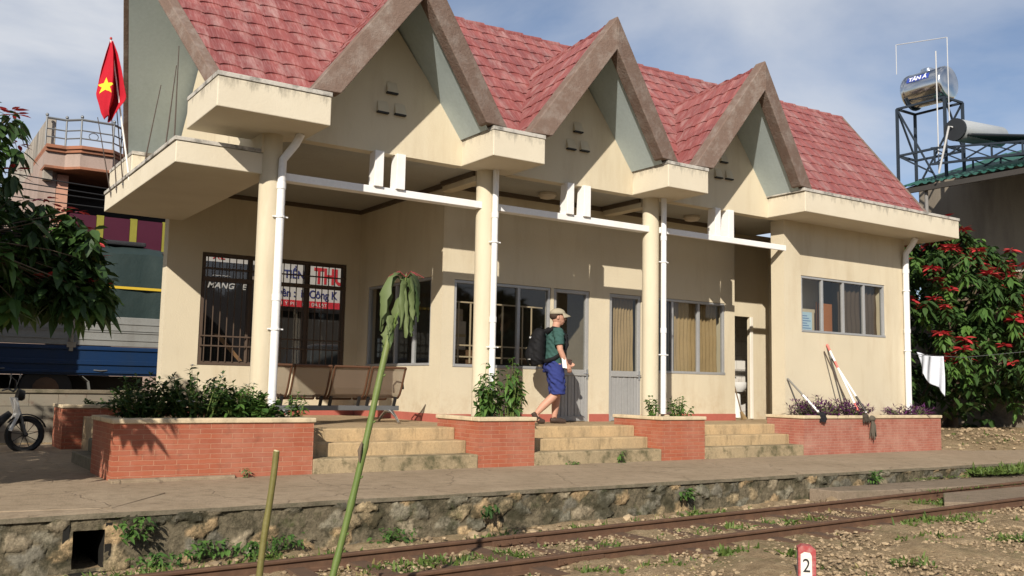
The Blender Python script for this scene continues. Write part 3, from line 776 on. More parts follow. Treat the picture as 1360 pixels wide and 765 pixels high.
# ---- windows and doors
def window(axis, u0, u1, z0, z1, c, divs, fw_=.045, depth=.07, parent=ST, fmat='alu', gmat='glass', out=-1):
    """frame u0..u1; panes between divs; c: plane of the outer wall face, frame set a little in"""
    P = (lambda a, b, d, e, f, g: (a, b, d, e, f, g)) if axis == 'x' else (lambda a, b, d, e, f, g: (d, e, a, b, f, g))
    ca, cb = c+.012, c+.012+depth
    m = MB()
    m.box(*P(u0, u1, ca, cb, z1-fw_, z1)); m.box(*P(u0, u1, ca-.02, cb, z0, z0+fw_))
    us = [u0] + list(divs) + [u1]
    m.box(*P(u0, u0+fw_, ca, cb, z0+fw_, z1-fw_)); m.box(*P(u1-fw_, u1, ca, cb, z0+fw_, z1-fw_))
    for d in divs: m.box(*P(d-fw_*.6, d+fw_*.6, ca+.004, cb-.004, z0+fw_, z1-fw_))
    f = m.build('window', Mt[fmat], parent, bevel=.004)
    for i in range(len(us)-1):
        g = MB(); a = us[i]+(fw_ if i == 0 else fw_*.6); b = us[i+1]-(fw_ if i == len(us)-2 else fw_*.6); cm = c+.012+depth*.5 + (.01 if i % 2 else 0)
        if axis == 'x': g.quad((a, cm, z0+fw_), (b, cm, z0+fw_), (b, cm, z1-fw_), (a, cm, z1-fw_))
        else: g.quad((cm, b, z0+fw_), (cm, a, z0+fw_), (cm, a, z1-fw_), (cm, b, z1-fw_))
        g.build('pane', Mt[gmat], f)
    return f
w1 = window('x', 5.31, 7.155, 1.335, 2.685, 2.1, (5.92, 6.53))
# security grille behind the first window
m = MB()
for x in (5.5, 5.72, 6.06, 6.33, 6.72, 6.9): m.box(x-.011, x+.011, 2.28, 2.294, 1.40, 2.36)
for z in (1.50, 1.68, 2.36): m.box(5.36, 7.12, 2.276, 2.298, z-.011, z+.011)
m.build('grille', Mt['grillepale'], w1)
w2 = window('x', 9.425, 11.255, 1.335, 2.685, 2.1, (9.916, 10.584))
window('y', 2.455, 4.745, 1.35, 2.74, 5.09, (3.06, 3.70), .04)
w4 = window('x', 11.865, 14.355, 2.135, 3.165, .8, (12.48, 13.10, 13.73), .04)
# rear grille window
w5 = window('x', 2.285, 4.835, 1.305, 3.155, 5.15, (3.10, 4.11), .06, .08, ST, 'grille', 'glass2')
m = MB()
for x in np.arange(2.37, 4.80, .118): m.box(x-.007, x+.007, 5.125, 5.139, 1.36, 3.1)
for z in (1.62, 1.78, 2.72, 2.9): m.box(2.3, 4.82, 5.118, 5.146, z-(.035 if z == 2.72 else .011), z+(.035 if z == 2.72 else .011))
m.build('grille', Mt['grille'], w5)
def door(x0, x1, curtain):
    z1 = 2.685; zr_ = 1.30; m = MB(); f = .06; y = 2.115
    m.box(x0, x0+f, y, y+.07, FL, z1); m.box(x1-f, x1, y, y+.07, FL, z1); m.box(x0+f, x1-f, y, y+.07, z1-f, z1); m.box(x0+f, x1-f, y, y+.065, zr_-.05, zr_+.05); m.box(x0+f, x1-f, y, y+.065, FL+.01, FL+.09)
    d = m.build('door', Mt['aludoor'], ST, bevel=.004)
    p = MB(); n = 9; wd = (x1-x0-2*f)/n
    for i in range(n): p.box(x0+f+i*wd+.004, x0+f+(i+1)*wd-.004, y+.02+(.006 if i % 2 else 0), y+.045, FL+.09, zr_-.05)
    p.build('lower_panel', Mt['aludoor'], d, bevel=.003)
    g = MB(); g.quad((x0+f, y+.035, zr_+.05), (x1-f, y+.035, zr_+.05), (x1-f, y+.035, z1-f), (x0+f, y+.035, z1-f)); g.build('pane', Mt['glass'], d)
    h = MB(); hx = x1-f*.5; h.box(hx-.02, hx+.02, y-.012, y, zr_-.1, zr_+.06); h.tube([(hx, y-.012, zr_-.02), (hx, y-.05, zr_-.02), (hx-.1, y-.05, zr_-.02)], .009, 8); h.build('handle', Mt['chrome'], d)
door(7.225, 7.975, False); door(8.425, 9.145, True)
# recess door, standing open against the right jamb
m = MB(); m.box(12.425, 12.50, 2.515, 2.548, FL+.01, 2.515); m.build('door_jamb', plain('white_door_paint', (.74, .70, .62)), ST, bevel=.006)

# curtains
def curtain(name, label, x0, x1, y, z0, z1, folds, mat):
    mb = MB(); n = folds*8; k = 10
    for j in range(k+1):
        for i in range(n+1):
            t = i/n; zz = z1+(z0-z1)*j/k
            mb.v.append((x0+(x1-x0)*t, y+.022*math.sin(2*math.pi*folds*t+.4*math.sin(j*.5))+.008*math.sin(7*t+j), zz))
    for j in range(k):
        for i in range(n): mb.f.append((j*(n+1)+i, j*(n+1)+i+1, (j+1)*(n+1)+i+1, (j+1)*(n+1)+i))
    return tag(mb.build(name, mat, smooth=True, sharp=0), label, 'curtain', 'curtains inside the station')
curtain('curtain', 'wide tan curtain drawn behind the right-hand porch window', 9.98, 11.22, 2.29, 1.3, 2.66, 13, Mt['curtain'])
curtain('curtain', 'narrow tan curtain behind the glass of the closed second door', 8.47, 9.10, 2.27, 1.33, 2.64, 9, Mt['curtain'])
curtain('curtain', 'brown curtain behind the end pane of the ticket room window', 13.14, 14.33, .98, 2.1, 3.15, 9, worn('brown_curtain', (.065, .042, .024), bump=.002))

# ================================================================ planters and steps
def planter(x0, x1, y0, y1, label, mat, zt=.592, cop='coping', chip=0, z0=-.03):
    root = thing('brick_planter', label, 'planter', ((x0+x1)/2, (y0+y1)/2, 0), 'brick planters round the station porch')
    t = .12; b = MB()
    b.box(x0, x1, y0, y0+t, z0, zt); b.box(x0, x0+t, y0+t, y1, z0, zt); b.box(x1-t, x1, y0+t, y1, z0, zt); b.box(x0+t, x1-t, y1-t, y1, z0, zt)
    b.build('brick_body', mat, root)
    c = MB(); o = .022; w_ = .16; h = .055
    c.prism([(x0-o, y0-o), (x1+o, y0-o), (x1+o, y0+w_), (x0-o, y0+w_)], 'z', zt+.001, zt+h)
    c.prism([(x0-o, y0+w_), (x0+w_-.02, y0+w_), (x0+w_-.02, y1+o), (x0-o, y1+o)], 'z', zt+.001, zt+h-.002)
    c.prism([(x1-w_+.02, y0+w_), (x1+o, y0+w_), (x1+o, y1+o), (x1-w_+.02, y1+o)], 'z', zt+.001, zt+h-.002)
    c.build('coping', Mt[cop], root, bevel=.012, segs=3)
    s = MB(); n = 10
    for i in range(n+1):
        for j in range(5): s.v.append((x0+t+(x1-x0-2*t)*i/n, y0+t+(y1-y0-2*t)*j/4, zt-.02+random.uniform(-.015, .02)))
    for i in range(n):
        for j in range(4): s.f.append((i*5+j, (i+1)*5+j, (i+1)*5+j+1, i*5+j+1))
    s.build('soil', Mt['soil'], root, smooth=True, sharp=0)
    return root
planter(.047, 2.236, 0, 1.12, 'long red brick planter full of green bushes round the foot of the first column', Mt['brick'])
planter(4.501, 5.385, 0, 1.10, 'small red brick planter with tall yellow flowered plants, at the foot of the middle column', Mt['brick'])
planter(7.701, 8.585, 0, 1.10, 'small red brick planter with a few low weeds, at the foot of the third column', Mt['brick'])
planter(10.90, 14.867, 0, .79, 'long faded brick planter with purple plants under the ticket room window', Mt['brick2'], .60)
planter(.30, 1.70, 4.90, 5.75, 'shaded brick planter at the back, between the motorbike and the side steps', Mt['brick'], .60)

def steps(pts_fn, n, label, grp='concrete steps up to the porch'):
    root = thing('porch_steps', label, 'steps', pts_fn[0], grp)
    for i, (x0, x1, y0, y1, z0, z1) in enumerate(pts_fn[1]):
        MB().box(x0, x1, y0, y1, z0, z1).build('step', Mt['cap' if 'side' in label else 'step0' if i == 0 else 'step'], root, bevel=.018, segs=3)
for (a, b, lab) in ((2.238, 4.499, 'wide concrete steps between the long bushy planter and the middle column planter'),
                    (5.387, 7.699, 'concrete steps in front of the walking man, between the two small planters'),
                    (8.587, 10.898, 'concrete steps in front of the recess doorway, left of the purple planter')):
    steps((((a+b)/2, .3, 0), [(a, b, .0, .31, -.02, .172), (a, b, .305, .615, -.02, .333), (a, b, .61, .96, -.02, FL+.004)]), 3, lab)
steps(((.2, 3, 0), [(.08, .27, 1.14, 2.6, -.02, .14), (.265, .44, 1.14, 2.6, -.02, .30), (.435, .60, 1.14, 2.6, -.02, FL+.004)]), 3, 'shaded side steps under the side canopy, between the brick planters')

# ================================================================ foliage tools (numpy)
class Leaves:
    def __init__(s): s.v = []; s.f = []; s.n = 0
    def add(s, base, d, L, W, droop=.35, roll=None, fold=.18):
        """one pointed leaf: 2 columns of faces either side of a folded midrib"""
        d = Vector(d).normalized(); base = Vector(base)
        side = d.cross(Vector((0, 0, 1)))
        if side.length < .05: side = Vector((1, 0, 0))
        side.normalize(); nn = side.cross(d).normalized()
        if roll:
            q = Matrix.Rotation(roll, 3, d); side = q @ side; nn = q @ nn
        prof = ((0, .08), (.3, .92), (.62, .85), (1, .03)); b = s.n
        for t, wd in prof:
            c = base + d*(L*t) + Vector((0, 0, -1))*(droop*L*t*t)
            s.v.append(c - nn*fold*W*wd*.5); s.v.append(c + side*(W*wd*.5)); s.v.append(c - side*(W*wd*.5))
        for k in range(3):
            a, e = b+3*k, b+3*k+3
            s.f.append((a, a+1, e+1, e)); s.f.append((a+2, a, e, e+2))
        s.n += 12
    def build(s, name, mat, parent, smooth=False):
        org = world_org(parent)
        me = bpy.data.meshes.new(name); me.from_pydata([tuple(v-org) for v in s.v], [], s.f); finish_mesh(me, mat, smooth, 0)
        return link_mesh(name, me, parent)
def rnd_dir(el0, el1, az=None, spread=math.pi):
    a = random.uniform(-math.pi, math.pi) if az is None else az+random.uniform(-spread, spread); e = random.uniform(el0, el1)
    return Vector((math.cos(a)*math.cos(e), math.sin(a)*math.cos(e), math.sin(e)))

def rosette(lv, c, n, L, W, tilt=(-.7, .2), droop=.4, levels=3, gap=.06, axis=Vector((0, 0, 1))):
    c = Vector(c)
    for lev in range(levels):
        off = random.uniform(0, 6.28)
        for k in range(n):
            a = off+2*math.pi*k/n+random.uniform(-.3, .3); e = random.uniform(*tilt)-.15*lev
            d = Vector((math.cos(a)*math.cos(e), math.sin(a)*math.cos(e), math.sin(e)))
            q = c - axis*gap*lev + Vector((random.gauss(0, .012), random.gauss(0, .012), 0))
            lv.add(q+d*.03, d, L*random.uniform(.7, 1.15), W*random.uniform(.8, 1.15), droop*random.uniform(.4, 1.5), random.uniform(-.5, .5))

def limb(mb, a, b, r0, r1, bow=.15, n=6):
    a, b = Vector(a), Vector(b); off = Vector((random.uniform(-1, 1), random.uniform(-1, 1), random.uniform(-.3, .6)))*bow*(b-a).length
    mb.tube([a.lerp(b, i/(n-1)) + off*math.sin(math.pi*i/(n-1)) for i in range(n)], [r0+(r1-r0)*i/(n-1) for i in range(n)], 7)

# ---- poinsettia at the right, beyond the station
def right_tree():
    random.seed(31)
    root = thing('poinsettia_tree', 'large sunlit poinsettia covered in red bracts beyond the station end', 'tree', (18.9, 2.4, .2))
    tr = MB(); tips = []
    C = Vector((18.9, 2.6, 2.35)); rad = Vector((3.0, 2.7, 2.55))
    for i in range(9):
        a = random.uniform(0, 6.28); b0 = Vector((18.9+.5*math.cos(a), 2.6+.5*math.sin(a), .1))
        d = rnd_dir(.5, 1.3); e = C + Vector((d.x*rad.x*.6, d.y*rad.y*.6, d.z*rad.z*.55)); limb(tr, b0, e, .07, .03, .1)
        for j in range(5):
            d2 = rnd_dir(-.1, 1.2); e2 = e + Vector((d2.x*1.2, d2.y*1.2, d2.z*.9)); limb(tr, e, e2, .028, .01)
    green, lite, red = Leaves(), Leaves(), Leaves()
    n = 0
    while n < 640:
        d = rnd_dir(-.75, 1.45)
        if d.y > .55 and random.random() < .8: continue
        k = random.uniform(.72, 1.04)
        lump = 1 + .13*math.sin(d.x*5+1)*math.sin(d.z*6) + .08*math.sin(d.y*9+d.z*4)
        p = C + Vector((d.x*rad.x, d.y*rad.y, d.z*rad.z))*k*lump
        if p.x < 15.6: p.x = 15.6+random.random()*.5
        if p.z < .7: continue
        low = p.z < 1.6
        if low and (random.random() < .6 or k > .85): continue
        n += 1
        rosette(green if random.random() < .55 else lite, p, 6, random.uniform(.16, .25), random.uniform(.08, .12), levels=3, gap=.07)  # lighter leaves mixed in so the crown looks sunlit
        if not low and k > .80 and random.random() < .55 and math.sin(p.x*2.1+p.z*1.7)+math.sin(p.z*3+p.y*2) > -.9:
            rosette(red, p+Vector((0, 0, .07)), random.randint(6, 9), random.uniform(.16, .27), random.uniform(.065, .10), (-.2, .4), .2, 2, .02)
    for i in range(700):           # inner and lower leaves
        d = rnd_dir(-1.2, 1.2); p = C + Vector((d.x*rad.x, d.y*rad.y, d.z*rad.z))*random.uniform(.3, .85)
        if p.z > .25: rosette(green, p, 4, .25, .13, levels=1)
    tr.build('trunk', Mt['bark'], root, smooth=True); green.build('foliage', Mt['leaf'], root); lite.build('lit_tone_foliage', Mt['leaf2'], root); red.build('red_bracts', Mt['bract'], root)
right_tree()

# ---- poinsettia hanging in from the left
def in_poly(x, z, P):
    c = False; j = len(P)-1
    for i in range(len(P)):
        if (P[i][1] > z) != (P[j][1] > z) and x < (P[j][0]-P[i][0])*(z-P[i][1])/(P[j][1]-P[i][1])+P[i][0]: c = not c
        j = i
    return c
def left_tree():
    random.seed(12)
    root = thing('poinsettia_tree', 'dark overhanging poinsettia in front of the blue truck, with a few red bracts', 'tree', (-3.1, -.2, 0))
    P = [(-1.02,4.02),(-.9,3.95),(-.98,3.05),(-.6,2.96),(-.27,2.9),(-.08,2.72),(-.12,2.5),(.06,2.2),(.14,2.05),(.06,1.92),(-.25,1.98),(-.5,1.84),(-1.0,1.82),(-1.9,1.55),(-3.6,1.5),(-4.2,2.6),(-3.8,4.1),(-2.2,4.5)]
    tips = []
    while len(tips) < 400:
        x, z = (random.uniform(-4.2, .25), random.uniform(1.35, 4.6)) if len(tips) < 300 else (random.uniform(-1.2, .2), random.uniform(1.7, 3.0))
        if not in_poly(x, z, P): continue
        if x > -1.3: y = 1.0+random.uniform(-.55, .6)
        else: y = random.uniform(max(-2.2, 1.0-1.25*z), 1.2)
        sc = (y+10.46)/(11.46)           # the crown narrows a little towards the viewer's side
        tips.append(Vector((-2.03+(x+2.03)*sc, y, 1.07+(z-1.07)*sc)))
    while len(tips) < 760:
        x, y, z = random.uniform(-5.6, -1.55), random.uniform(-3.0, 1.6), random.uniform(1.55, 4.4)
        if y < .95-1.25*z or x+1.3*z > 2.9: continue
        tips.append(Vector((x, y, z)))
    tr = MB(); tr.tube([(-3.1,-.2,-.1),(-3.05,-.15,.6),(-2.9,0,1.4),(-2.75,.1,2.2)], [.16,.13,.11,.08], 10)
    hub = [Vector(q) for q in ((-2.75,.1,2.2),(-2.9,0,1.4),(-2.6,.3,2.6))]
    mids = []
    for i in range(16):
        d = tips[random.randrange(len(tips))]; h = random.choice(hub); m_ = h.lerp(d, .6); limb(tr, h, m_, .05, .022); mids.append(m_)
    for t_ in tips[::2]:
        m_ = min(mids, key=lambda q: (q-t_).length); limb(tr, m_, t_, .009, .004, .1, 4)
    g, l2, yl, rd = Leaves(), Leaves(), Leaves(), Leaves()
    for p in tips:
        k_ = random.uniform(.65, 1.2); rosette(g if random.random() < (.62 if p.x > -1.4 else .85) else l2, p, 5, .20*k_, .105*k_, (-.9, .5), .5, 3, .07)  # more of the lighter leaves in view, standing in for sunlit ones
        if random.random() < .10: rosette(rd, p+Vector((0, 0, .05)), 6, .15, .055, (-.1, .4), .2, 1)
    for q in ((-.42,1.0,2.74),(-.12,.95,2.52),(-.05,1.05,2.38)):
        rosette(yl, q, 6, .22, .085, (-1.2, -.4), .5, 2, .05); rosette(rd, Vector(q)+Vector((0,0,.06)), 7, .17, .055, (-.15, .35), .2, 1)
    for q in ((-.98,.9,3.85),(-.93,1.0,3.55),(-.96,.9,3.25),(-.62,1.0,2.98),(-.3,.9,2.86)):
        rosette(g, q, 5, .2, .09, (-1.0, -.1), .5, 2); rosette(rd, Vector(q)+Vector((0,0,.05)), 6, .15, .05, (-.2, .3), .2, 1)
    tr.build('trunk', Mt['bark'], root, smooth=True); g.build('foliage', Mt['leaf'], root); l2.build('lit_tone_foliage', Mt['leaf2'], root); yl.build('yellow_foliage', Mt['leafy'], root); rd.build('red_bracts', Mt['bract'], root)
left_tree()

# ---- plants in the planters
def bush(name, label, c, r, h, nstem, mat_l, L=.09, W=.035, group=None, flowers=0, fm='flower', perstem=14, droop=.35, el=(.5, 1.5), cat='plant', whorl=1):
    root = thing(name, label, cat, c, group); lv, fl, st = Leaves(), Leaves(), MB(); c = Vector(c)
    for i in range(nstem):
        a = random.uniform(0, 6.28); rr = r*math.sqrt(random.random()); b = c + Vector((rr*.6*math.cos(a), rr*.6*math.sin(a)*.8, 0))
        tip = c + Vector((rr*math.cos(a)*1.25, rr*math.sin(a), h*random.uniform(.45, 1.0)*(1.05-.35*(rr/r)**2)))
        pts = [b.lerp(tip, t) + Vector((0, 0, .05*math.sin(math.pi*t))) for t in (0, .35, .7, 1)]; st.tube(pts, [.007, .006, .004, .002], 5)
        for k in range(perstem):
            t = .25+.75*k/perstem; p = b.lerp(tip, t)
            for q in range(whorl):
                lv.add(p, rnd_dir(-.3, .8), L*random.uniform(.6, 1.2), W*random.uniform(.8, 1.2), droop*random.uniform(.3, 1.6), random.uniform(-.6, .6))
        for k in range(3): lv.add(tip, rnd_dir(.2, 1.2), L*.8, W*.8, droop)
        if flowers and random.random() < flowers:
            for k in range(5): fl.add(tip+Vector((0, 0, .01)), rnd_dir(-.1, .5), .035, .024, .1)
    st.build('stems', Mt['stem'], root, smooth=True); lv.build('foliage', Mt[mat_l], root)
    if fl.n: fl.build('flowers', Mt[fm], root)
    return root
random.seed(5)
zt = .58
bush('planter_bush', 'dark bush at the shaded left end of the long planter', (.42, .45, zt), .33, .52, 56, 'leaf', .10, .04, 'bushes in the long planter')
bush('planter_bush', 'dense dark bush with scattered white flowers in the middle of the long planter', (1.0, .42, zt), .37, .62, 80, 'leaf', .10, .038, 'bushes in the long planter', .4)
bush('planter_bush', 'bright green bush with narrow leaves near the column', (1.45, .34, zt), .25, .50, 58, 'leaf2', .10, .035, 'bushes in the long planter', .12)
bush('planter_bush', 'low broad-leaved green plant right against the first column', (1.66, .26, zt), .19, .32, 34, 'leaf2', .11, .07, 'bushes in the long planter')
bush('planter_bush', 'small leafy weed with a pink flower right of the first downpipe', (2.10, .35, zt+.01), .13, .40, 9, 'leaf2', .10, .03, 'bushes in the long planter', .4, 'bract')
bush('flowering_plant', 'tall leafy plant with yellow blooms left of the middle column', (4.74, .30, zt), .20, .84, 22, 'leaf2', .13, .065, 'tall plants in the middle planter', .35, 'yellow', 9, .8, (.5, 1.5))
bush('flowering_plant', 'tall leafy plant right of the middle downpipe', (5.18, .30, zt), .20, .88, 20, 'leaf2', .13, .065, 'tall plants in the middle planter', .25, 'yellow', 9, .8)
bush('planter_weed', 'straggly weed left of the third column', (7.86, .35, zt), .11, .42, 8, 'leaf2', .10, .05, 'weeds in the third planter', 0, 'flower', 7, .6)
bush('planter_weed', 'spreading weed right of the third column', (8.34, .30, zt), .20, .36, 15, 'leaf2', .09, .045, 'weeds in the third planter', 0, 'flower', 7, .6)
bush('purple_plant', 'wide clump of purple heart plants behind the mops', (11.75, .36, zt), .50, .40, 60, 'purple', .15, .026, 'purple plants in the long faded planter', 0, 'flower', 9, .25)
bush('purple_plant', 'dense clump of purple plants in the middle of the faded planter', (12.5, .36, zt), .42, .30, 48, 'purple', .15, .026, 'purple plants in the long faded planter', 0, 'flower', 9, .25)
bush('purple_plant', 'purple clump at the foot of the end downpipe', (14.4, .36, zt), .42, .26, 42, 'purple', .15, .026, 'purple plants in the long faded planter', 0, 'flower', 9, .25)
bush('planter_weed', 'low weeds in the shaded back planter', (1.0, 5.15, .58), .35, .18, 16, 'leaf', .09, .04)
bush('recess_weed', 'straggly weed growing at the foot of the recess wall', (12.6, 1.3, FL), .16, .52, 8, 'leaf', .11, .05, None, 0, 'flower', 6, .5)

# ================================================================ sapling and stake in front of the track
def sapling():
    random.seed(4); root = thing('sapling', 'leaning green sapling with a drooping wilted tuft of leaves, near the camera', 'tree', (.26, -5.0, -.47))
    b = MB(); P0, P1 = Vector((.255, -5, -.5)), Vector((.705, -5.0, 1.40)); pts, rr = [], []
    for i in range(40):
        t = i/39; p = P0.lerp(P1, t) + Vector((.012*math.sin(t*5), .01*math.sin(t*7), 0)); pts.append(p)
        rr.append(.0215-.002*t + .005*max(0, t-.8)*4*(1-t)*4 + (.003 if i % 7 == 3 else 0) + random.uniform(-.0006, .0006))
    pts.append(P1+Vector((.012, 0, .05))); rr.append(.017); b.tube(pts, rr, 16)
    br = [P1+Vector((-.005, 0, .02)), P1+Vector((.04, 0, .14)), P1+Vector((.06, 0, .26)), P1+Vector((.085, 0, .36))]
    b.tube(br, [.012, .008, .006, .004], 8)
    for i in (6, 13, 20, 27, 33):
        p = pts[i]; s = random.choice((-1, 1)); b.tube([p, p+Vector((s*.024, -.012, .010)), p+Vector((s*.031, -.015, .02))], [.009, .007, .003], 7)
    b.build('stem', Mt['stem'], root, smooth=True, sharp=0)
    lv = MB(); top = br[-1]
    def droopleaf(p, az, out, L, W, tw=0.0, curl=.5):
        W = W*.8
        """hanging leaf: petiole arcs out, blade hangs, edges folded in"""
        n = 10; side0 = Vector((-math.sin(az+tw), math.cos(az+tw), 0)); d = Vector((math.cos(az), math.sin(az), 0)); vs = []
        for i in range(n+1):
            t = i/n; c = Vector(p) + d*(out*(1-(1-min(t*2.2, 1))**2)) + Vector((0, 0, .03*math.sin(min(t*3, 1)*math.pi) - L*max(t-.10, 0)*(1+.12*math.sin(az*3))))
            wdt = W*(math.sin(math.pi*min(1, t*1.02)**.75) if t < .98 else 0)*random.uniform(.72, 1.12) + .004
            rip = .010*math.sin(i*2.1+az*3)+.02*math.sin(t*4+az); nn = d*(curl*wdt)
            vs += [c + side0*wdt*.5 - nn*.6 + d*rip, c + d*.006, c - side0*wdt*.5 - nn*.6 - d*rip]
        fs = []
        for i in range(n):
            a = 3*i; fs += [(a, a+1, a+4, a+3), (a+1, a+2, a+5, a+4)]
        lv.add(vs, fs)
    for (dx, dz, az, out, L, W) in [(-.02,0,math.pi,.15,.40,.075),(-.03,-.02,2.7,.12,.34,.06),(.0,0,-1.2,.07,.30,.07),(.01,0,.2,.07,.24,.065),(.0,-.03,-.5,.06,.36,.055),(-.01,-.05,-2.2,.08,.34,.065),(.0,-.02,1.4,.06,.30,.07),(.01,.01,-.1,.085,.18,.06),
                          (-.01,-.1,-1.7,.06,.30,.06),(.02,-.12,.5,.05,.26,.05),(-.02,-.16,2.9,.06,.22,.05),(.0,-.2,-.9,.05,.22,.05),(.02,-.06,-.8,.07,.28,.06),(.0,-.14,-2.6,.05,.26,.05),(.01,-.22,.1,.04,.17,.045)]:
        droopleaf(top+Vector((dx, 0, dz)), az, out, L, W, random.uniform(-.8, .8), random.uniform(.4, 1.0))
    for k in range(5): droopleaf(br[0]+Vector((0, 0, .03*k-.06)), random.uniform(2, 4.4), .05, .13, .035)
    lv.build('wilted_leaves', Mt['dry'], root, smooth=True, sharp=0)
    rb = MB()
    for az in (math.pi, -.3, 2.4, -1.4, 1.0): rb.tube([top, top+Vector((.05*math.cos(az), .05*math.sin(az), .035)), top+Vector((.12*math.cos(az), .12*math.sin(az), .0))], [.004, .0035, .003], 5)
    rb.build('red_leaf_stalks', plain('red_stalk', (.22, .04, .04)), root, smooth=True)
    sb = MB(); p = pts[24]; sb.tube([p+Vector((-.028, -.02, .03)), p+Vector((-.045, -.025, -.02)), p+Vector((-.04, -.02, -.09))], [.006, .014, .004], 7); sb.build('shrivelled_bud', Mt['bark'], root, smooth=True)
sapling()
def stake():
    root = thing('cut_stake', 'short cut olive stake standing alone left of the sapling', 'stake', (-.14, -5.0, -.47))
    b = MB(); pts, rr = [], []
    for i in range(26):
        t = i/25; pts.append(Vector((-.142, -5, -.5)).lerp(Vector((-.034, -5, .655)), t)+Vector((.004*math.sin(t*9), 0, 0))); rr.append(.0205-.002*t+(.0025 if i in (7, 16) else 0)+random.uniform(-.0005, .0005))
    b.tube(pts, rr, 14); b.build('stem', Mt['bamboo'], root, smooth=True, sharp=60)
    c = MB(); c.tube([pts[-1]+Vector((0,0,-.001)), pts[-1]+Vector((.002, 0, .008))], [.0183, .015], 14); c.build('cut_end', plain('pale_cut_wood', (.42, .36, .2)), root)
stake()

# ================================================================ bench
def bench():
    random.seed(3); root = thing('waiting_bench', 'brown four-seat perforated metal waiting bench on the porch', 'bench', (3.05, 2.0, FL))
    t = NT('perforated_brown_steel'); base = worn('bench_frame_brown', (.125, .062, .036), amt=.25, rough=.5, bump=0, metal=.2)
    t.set((.22, .165, .125), .5, .25)
    tr = t.n('ShaderNodeBsdfTransparent'); mxs = t.n('ShaderNodeMixShader'); mxs.inputs[0].default_value = .34; t.l(t.b.outputs[0], mxs.inputs[1]); t.l(tr.outputs[0], mxs.inputs[2]); t.l(mxs.outputs[0], t.out.inputs[0])
    prof = [(1.84, 1.285), (1.87, 1.24), (1.97, .99), (2.02, .90), (2.08, .85), (2.16, .845), (2.38, .875), (2.455, .865), (2.48, .82)]
    w_ = .555; x = 2.10
    for k in range(4):
        x0 = x+k*(w_+.022); x1 = x0+w_; s = MB(); n = len(prof)
        for i in range(n-1): s.quad((x0+.025, prof[i][0], prof[i][1]), (x1-.025, prof[i][0], prof[i][1]), (x1-.025, prof[i+1][0], prof[i+1][1]), (x0+.025, prof[i+1][0], prof[i+1][1]))
        so_ = s.build('seat', t.m, root, smooth=True, sharp=0)
        f = MB()
        for xx in (x0+.014, x1-.014): f.tube([(xx, p[0], p[1]) for p in prof], .016, 8)
        f.tube([(x0+.014, *prof[0]), (x1-.014, *prof[0])], .017, 8); f.tube([(x0+.014, *prof[-1]), (x1-.014, *prof[-1])], .014, 8)
        f.build('seat_frame', base, so_, smooth=True)
        for xx in (x0+.06, x1-.06): MB().bar((xx, 2.12, .72), (xx, 2.06, .86), .04, .03).build('bracket', Mt['black'], so_)
    b = MB(); b.box(x-.05, x+4*w_+.09, 2.10, 2.16, .665, .735); b.build('beam', Mt['grey'], root, bevel=.006)
    for xx in (x+.55, x+4*w_-.06):
        lg = MB(); lg.tube([(xx, 1.80, FL+.015), (xx, 1.90, .58), (xx, 2.04, .655), (xx, 2.22, .655), (xx, 2.36, .58), (xx, 2.46, FL+.015)], [.017, .02, .026, .026, .02, .017], 10); lg.build('leg', Mt['chrome'], root, smooth=True)
    for xx in (x+4*(w_+.022)-.0,):
        a = MB(); a.tube([(xx, 1.98, .98), (xx, 2.0, 1.07), (xx, 2.2, 1.09), (xx, 2.3, 1.03), (xx, 2.28, .92)], .013, 8); a.build('armrest', Mt['black'], root, smooth=True)
bench()

# ================================================================ the walking man
def remeshed(mb, name, mat, parent, voxel=.008, smooth=4, fac=.5, folds=0.0):
    o = mb.build(name, mat, parent, smooth=True, sharp=0)
    a = o.modifiers.new('r', 'REMESH'); a.mode = 'VOXEL'; a.voxel_size = voxel; a.use_smooth_shade = True
    b = o.modifiers.new('s', 'SMOOTH'); b.iterations = smooth; b.factor = fac
    bpy.context.view_layer.update()
    me = bpy.data.meshes.new_from_object(o.evaluated_get(bpy.context.evaluated_depsgraph_get()))
    o.modifiers.clear(); o.data = me; me.materials.clear(); me.materials.append(mat); me.shade_smooth()
    if folds:                     # cloth folds: slanting ridges pushed along the normals
        for v in me.vertices:
            c = v.co; f = math.sin(c.z*62+c.x*38+3*math.sin(c.y*21)) + .8*math.sin(c.z*41-c.y*44+2*math.sin(c.x*26)) + .5*math.sin(c.z*105+c.x*60+c.y*30)
            v.co = c + v.normal*folds*f*(.4+.6*abs(math.sin(c.z*9+c.y*5)))
    return o
